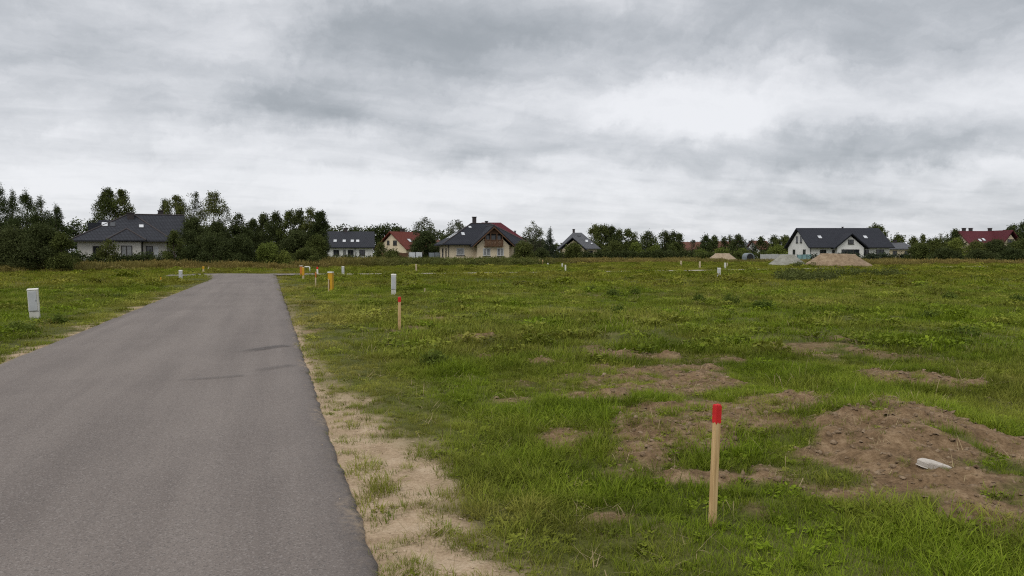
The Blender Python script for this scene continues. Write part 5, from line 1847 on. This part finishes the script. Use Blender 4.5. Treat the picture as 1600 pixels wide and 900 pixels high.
stake('wooden stake with bright red top, nearest to the camera', 1113, 822, 632, 9.4, 'red_paint', (0.035, 0.0), R(24))
stake('wooden stake with red top between the near stake and the grey cable box', 624, 517, 464, 4.2, 'red_paint', (0.01, 0.0), R(15))
stake('thin pale stake in front of the yellow marker post with white cap', 513.5, 457, 436, 1.6, None, (0, 0), 0.2, 'stake_pale')
stake('thin wooden stake with orange band left of the largest yellow marker post', 493, 447, 425, 2.0, 'orange_paint', (0.02, 0), 0.3, 'stake_pale', 0.35)
stake('white stake with red tip behind the thin orange banded stake', 496, 428, 417, 2.4, 'red_paint', (0, 0), 0.2, 'white_plastic', 0.3)
stake('yellow tinged stake on the left verge before the small cable box', 251.5, 443.5, 433, 1.5, 'yellow_plastic', (0, 0), 0.2, 'stake_pale', 0.4)
stake('yellow topped stake at the edge of the tall grass left of the lane', 318, 427, 416, 2.4, 'yellow_plastic', (0, 0), 0.2, 'stake_pale', 0.4)
stake('thin leaning yellow stake right beside the yellow topped stake', 323.5, 425, 416.5, 1.4, None, (0.35, 0), 0.2, 'stake_pale')
stake('short twig-like stake right of the grey cable box in the field', 663.5, 458.5, 450.5, 1.5, None, (0.05, 0), 0.2, 'stake_pale')
stake('pale stake before the tall weeds left of the cream house', 650.5, 425, 412.5, 2.4, None, (-0.03, 0), 0.2, 'stake_pale')
stake('left of two brownish stakes before the round green bush', 843, 414.5, 405.5, 1.5, None, (0, 0), 0.2, 'stake_wood')
stake('right of two brownish stakes before the round green bush', 847.5, 415, 406, 1.5, None, (0.05, 0), 0.2, 'stake_wood')
stake('short white stake right of the two brownish stakes', 856, 416, 411, 1.8, None, (0, 0), 0.2, 'white_plastic')
stake('white stake behind the white double stake in mid field', 878.5, 418, 411.5, 1.8, None, (0, 0), 0.2, 'white_plastic')
stake('taller white stake at the cross street in mid field', 883.5, 424, 414, 2.0, None, (0, 0), 0.2, 'white_plastic')
stake('pale stake left of the stake by the pale sand heap', 1064, 417, 407.5, 2.3, None, (0, 0), 0.2, 'stake_pale')
stake('pale stake just left of the pale sand heap', 1093.5, 419.5, 408.5, 2.3, None, (0, 0), 0.2, 'stake_pale')
stake('white stake in front of the pale sand heap foot', 1133, 420, 410.5, 2.3, None, (0, 0), 0.2, 'white_plastic')
stake('thin second stake right beside the white stake by the sand heap', 1136.2, 418, 410.5, 1.2, None, (0.06, 0), 0.2, 'stake_pale')


def cable_box(label, px, pbase, ptop, wpx, lean=0.0, rz=0.0, detail=True):
    X, Y = gnd(px, pbase)
    z0 = gz(X, Y)
    h = at(px, ptop, Y).z - z0
    w = wpx * Y / F / 2 * 0.84
    d = w * 0.72
    T = thing('cable_box', label, 'cable box', (X, Y, z0), rz, 'electrical cable boxes')
    T.rotation_euler = (0, lean, rz)
    p = MB()
    p.box(-w * 0.95, w * 0.95, -d * 0.95, d * 0.95, -0.2, h * 0.255)
    p.build('plinth', M['box_trim'], T, False, 0.008)
    p = MB()
    p.box(-w, w, -d, d, h * 0.262, h * 0.94)
    body = p.build('body', M['box_trim'], T, False, 0.008)
    p = MB()
    p.box(-w * 0.84, w * 0.70, -d - 0.012, -d - 0.001, h * 0.285, h * 0.915)
    dr = p.build('door', M['box_grey'], T, False, 0.004)
    p = MB()
    p.box(w * 0.52, w * 0.58, -d - 0.020, -d - 0.0125, h * 0.58, h * 0.63)
    p.build('latch', M['dark_metal'], dr)
    p = MB()
    p.add([(-w * 1.06, -d * 1.1, h * 0.942), (w * 1.06, -d * 1.1, h * 0.942), (w * 1.06, d * 1.1, h * 0.942), (-w * 1.06, d * 1.1, h * 0.942),
           (-w * 1.06, -d * 1.1, h * 0.97), (w * 1.06, -d * 1.1, h * 0.97), (w * 1.06, d * 1.1, h), (-w * 1.06, d * 1.1, h)],
          [(0, 3, 2, 1), (4, 5, 6, 7), (0, 1, 5, 4), (1, 2, 6, 5), (2, 3, 7, 6), (3, 0, 4, 7)])
    p.build('lid', M['white_plastic'], T, False, 0.006)
    p = MB()
    p.box(-w * 0.96, w * 0.96, -d * 0.96, d * 0.96, h * 0.2555, h * 0.2615)
    p.build('seam', M['black'], T)
    return T


cable_box('pale grey cable box on the left verge, largest and nearest of the boxes', 55, 499, 450.5, 17, -0.05, R(24))
cable_box('pale cable box farther along the left verge of the lane', 282.5, 440, 422, 6.2, 0.0, R(17))
cable_box('grey cable box in the field behind the red topped stake', 615, 460, 428.5, 9.2, 0.01, R(8))
cable_box('small white cable box beyond the yellow posts by the tall grass', 536, 429, 416, 4.6, 0.0, R(5))
cable_box('white cable box alone in the middle of the right field', 1123, 437, 418.5, 6.4, 0.02, R(-14))


def marker_post(label, px, pbase, ptop, wpx, slot=True, mat='yellow_plastic'):
    X, Y = gnd(px, pbase)
    z0 = gz(X, Y)
    h = at(px, ptop, Y).z - z0
    w = wpx * Y / F / 2
    T = thing('marker_post', label, 'marker post', (X, Y, z0), R(-12), 'yellow gas marker posts')
    p = MB()
    p.box(-w, w, -w * 0.8, w * 0.8, -0.2, h * 0.93)
    p.build('body', M[mat], T, False, 0.01)
    p = MB()
    p.box(-w * 1.12, w * 1.12, -w * 0.95, w * 0.95, h * 0.931, h)
    p.build('cap', M['white_plastic'], T, False, 0.012)
    if slot:
        p = MB()
        p.box(-w * 0.72, -w * 0.2, -w * 0.8 - 0.012, -w * 0.8 - 0.001, h * 0.12, h * 0.58)
        p.build('slot', M['black'], T)  # black panel stands in for shade inside a cut-out of the body
    return T


marker_post('yellow marker post with white cap and dark slot, nearest of the marker posts', 517, 453, 424.5, 7.4)
marker_post('orange marker post with white cap, left one of a pair by the lane', 471, 430.5, 415, 4.0, False, 'orange_paint')
stake('yellow-brown stake touching the right side of the orange marker post', 474, 436, 417.5, 3.0, 'yellow_plastic', (0, 0), 0.1, 'stake_pale', 0.72)
# bent white vent pipe
X, Y = gnd(484, 425.5)
z0 = gz(X, Y)
T = thing('vent_pipe', 'white bent pipe like an upside-down L right of the orange marker post', 'pipe', (X, Y, z0), 0)
p = MB()
p.tube([(0, 0, -0.2), (0, 0, 0.40), (-0.03, 0, 0.46), (-0.10, 0, 0.48), (-0.34, 0, 0.48)], 0.05, 8)
p.build('tube', M['white_plastic'], T, True)
p = MB()
p.tube([(-0.341, 0, 0.48), (-0.39, 0, 0.48)], 0.062, 8)
p.build('end_cap', M['white_plastic'], T, True)

# broken pale stone on the bare earth
X, Y = gnd(1461, 754)
rng = np.random.default_rng(77)
ol = [(-0.090, 0.045), (-0.055, 0.062), (0.0, 0.045), (0.052, 0.012), (0.088, -0.028), (0.060, -0.034), (0.0, -0.020), (-0.045, 0.0), (-0.072, 0.02)]
V = [(x, y, -0.03) for x, y in ol] + [(x * 1.02, y * 1.02, 0.008 + rng.uniform(-0.003, 0.003)) for x, y in ol] + [(x * 0.82 - 0.002, y * 0.8, 0.016 + rng.uniform(-0.004, 0.004)) for x, y in ol]
n = len(ol)
Fs = [tuple(range(n))] + [(i + (i + 1 - i) * 0, (i + 1) % n, n + (i + 1) % n, n + i) for i in range(n)] + [(n + i, n + (i + 1) % n, 2 * n + (i + 1) % n, 2 * n + i) for i in range(n)] + [tuple(range(2 * n, 3 * n))]
st = MB()
st.add(V, [f[::-1] for f in Fs])
o = st.build('stone', M['stone'], None, False, 0.004)
o.location = (X, Y, gz(X, Y) + 0.022)
o.scale = (1.12, 1.25, 1.0)
o.rotation_euler = (R(14), R(4), R(4))
tag(o, 'pale flat broken stone on the bare earth at right', 'stone')


# ------------------------------------------------------------------ taller weeds that stand out of the field
def weed(label, px, pbase, ptop, wpx, seed, mat='weed', n=None):
    rng = np.random.default_rng(seed)
    X, Y = gnd(px, pbase)
    z0 = gz(X, Y)
    h = max(0.12, at(px, ptop, Y).z - z0)
    w = wpx * Y / F / 2
    T = thing('weed', label, 'weed', (X, Y, z0), 0, 'tall weeds in the field')
    k = n or 22
    stems = MB()
    C = []
    for i in range(k):
        a = rng.uniform(0, 6.283)
        r = w * math.sqrt(rng.random())
        hh_ = h * (1 - 0.55 * (r / w) ** 2) * rng.uniform(0.65, 1.0)
        b0 = (r * 0.6 * math.cos(a), r * 0.6 * math.sin(a), -0.05)
        tip = (r * math.cos(a), r * math.sin(a), hh_)
        stems.tube([b0, tip], [0.006 * Y / 15 + 0.002, 0.003], 4)
        for q_ in range(5):
            f = 0.2 + 0.8 * rng.random()
            C.append([b0[j] + (tip[j] - b0[j]) * f for j in range(3)])
    C = np.array(C)
    sz = max(0.05, 2.0 * Y / F)
    rr = np.full((len(C), 3), sz * 1.3)
    V, Q, A = leaf_cloud(rng, C, rr, np.full(len(C), 6), sz * 1.3, 0.5, 0.1)
    link('leaves', arr_mesh('leaves', V, Q, M[mat], {'v': ('FACE', A)}), T)
    stems.build('stem', M['weed'], T)


WE = [('dark green leafy weed, largest clump in the right field', 1191, 487, 467, 40), ('upright dark weed left of the largest weed clump', 1143, 478, 457, 26),
      ('thin upright weed with open leaves, leftmost of three right field weeds', 1091, 475, 455, 14), ('low weed clump at mid distance left of the white cable box', 958, 462, 449, 20),
      ('small weed with drooping top in mid field', 924, 456, 444, 14), ('weed with a bent stem right of the mid field weed clump', 992, 460, 449, 12),
      ('dark weed tuft in the field right of centre', 967, 492, 486, 16), ('wide weed clump near the right edge of the field', 1453, 500, 488, 26),
      ('dark weed clump toward the right, below the sand heap', 1482, 467, 455, 22), ('grey-green weed beside the right picture edge', 1590, 475, 458, 24),
      ('dark tussock in the near field left of the small bare patch', 681, 572, 550, 34), ('low wide weed in the right field foreground', 1508, 528, 516, 44),
      ('small dark weed near the lane bend in the left verge', 185, 465, 458, 24), ('leafy weed on the left verge in front of the cable box', 35, 520, 506, 40),
      ('leafy weed right of the left cable box', 92, 506, 494, 26)]
for i, (lb, px, pb, pt, wp) in enumerate(WE):
    weed(lb, px, pb, pt, wp, 300 + i)

# dark weed bank in front of the heaps: low mass of leaves
rng = np.random.default_rng(401)
C = []
for (px, py, rx, ry, nn) in ((1262, 437, 48, 3.0, 190), (1232, 433, 22, 1.6, 50), (1330, 431, 40, 1.0, 60), (1390, 431, 30, 0.8, 34), (1270, 416.5, 12, 0.8, 60), (1248, 417.5, 8, .5, 30)):
    for _ in range(nn):
        a, r = rng.uniform(0, 6.283), math.sqrt(rng.random())
        X, Y = gnd(px + rx * r * math.cos(a), py + ry * r * math.sin(a))
        C.append((X, Y, rng.uniform(0.05, 0.42) * (1 - 0.6 * r) * (1.6 if py < 420 else 1) + 0.05))
C = np.array(C)
V, Q, A = leaf_cloud(rng, C, np.full((len(C), 3), 0.22) * np.array([1.2, 1.2, 0.8]), np.full(len(C), 22), 0.13, 0.5, 0.2)
tag(link('weed_bank', arr_mesh('weed_bank', V, Q, M['leaf_mid'], {'v': ('FACE', A)})), 'dark low weeds growing in front of the heaps', None, None, 'stuff')
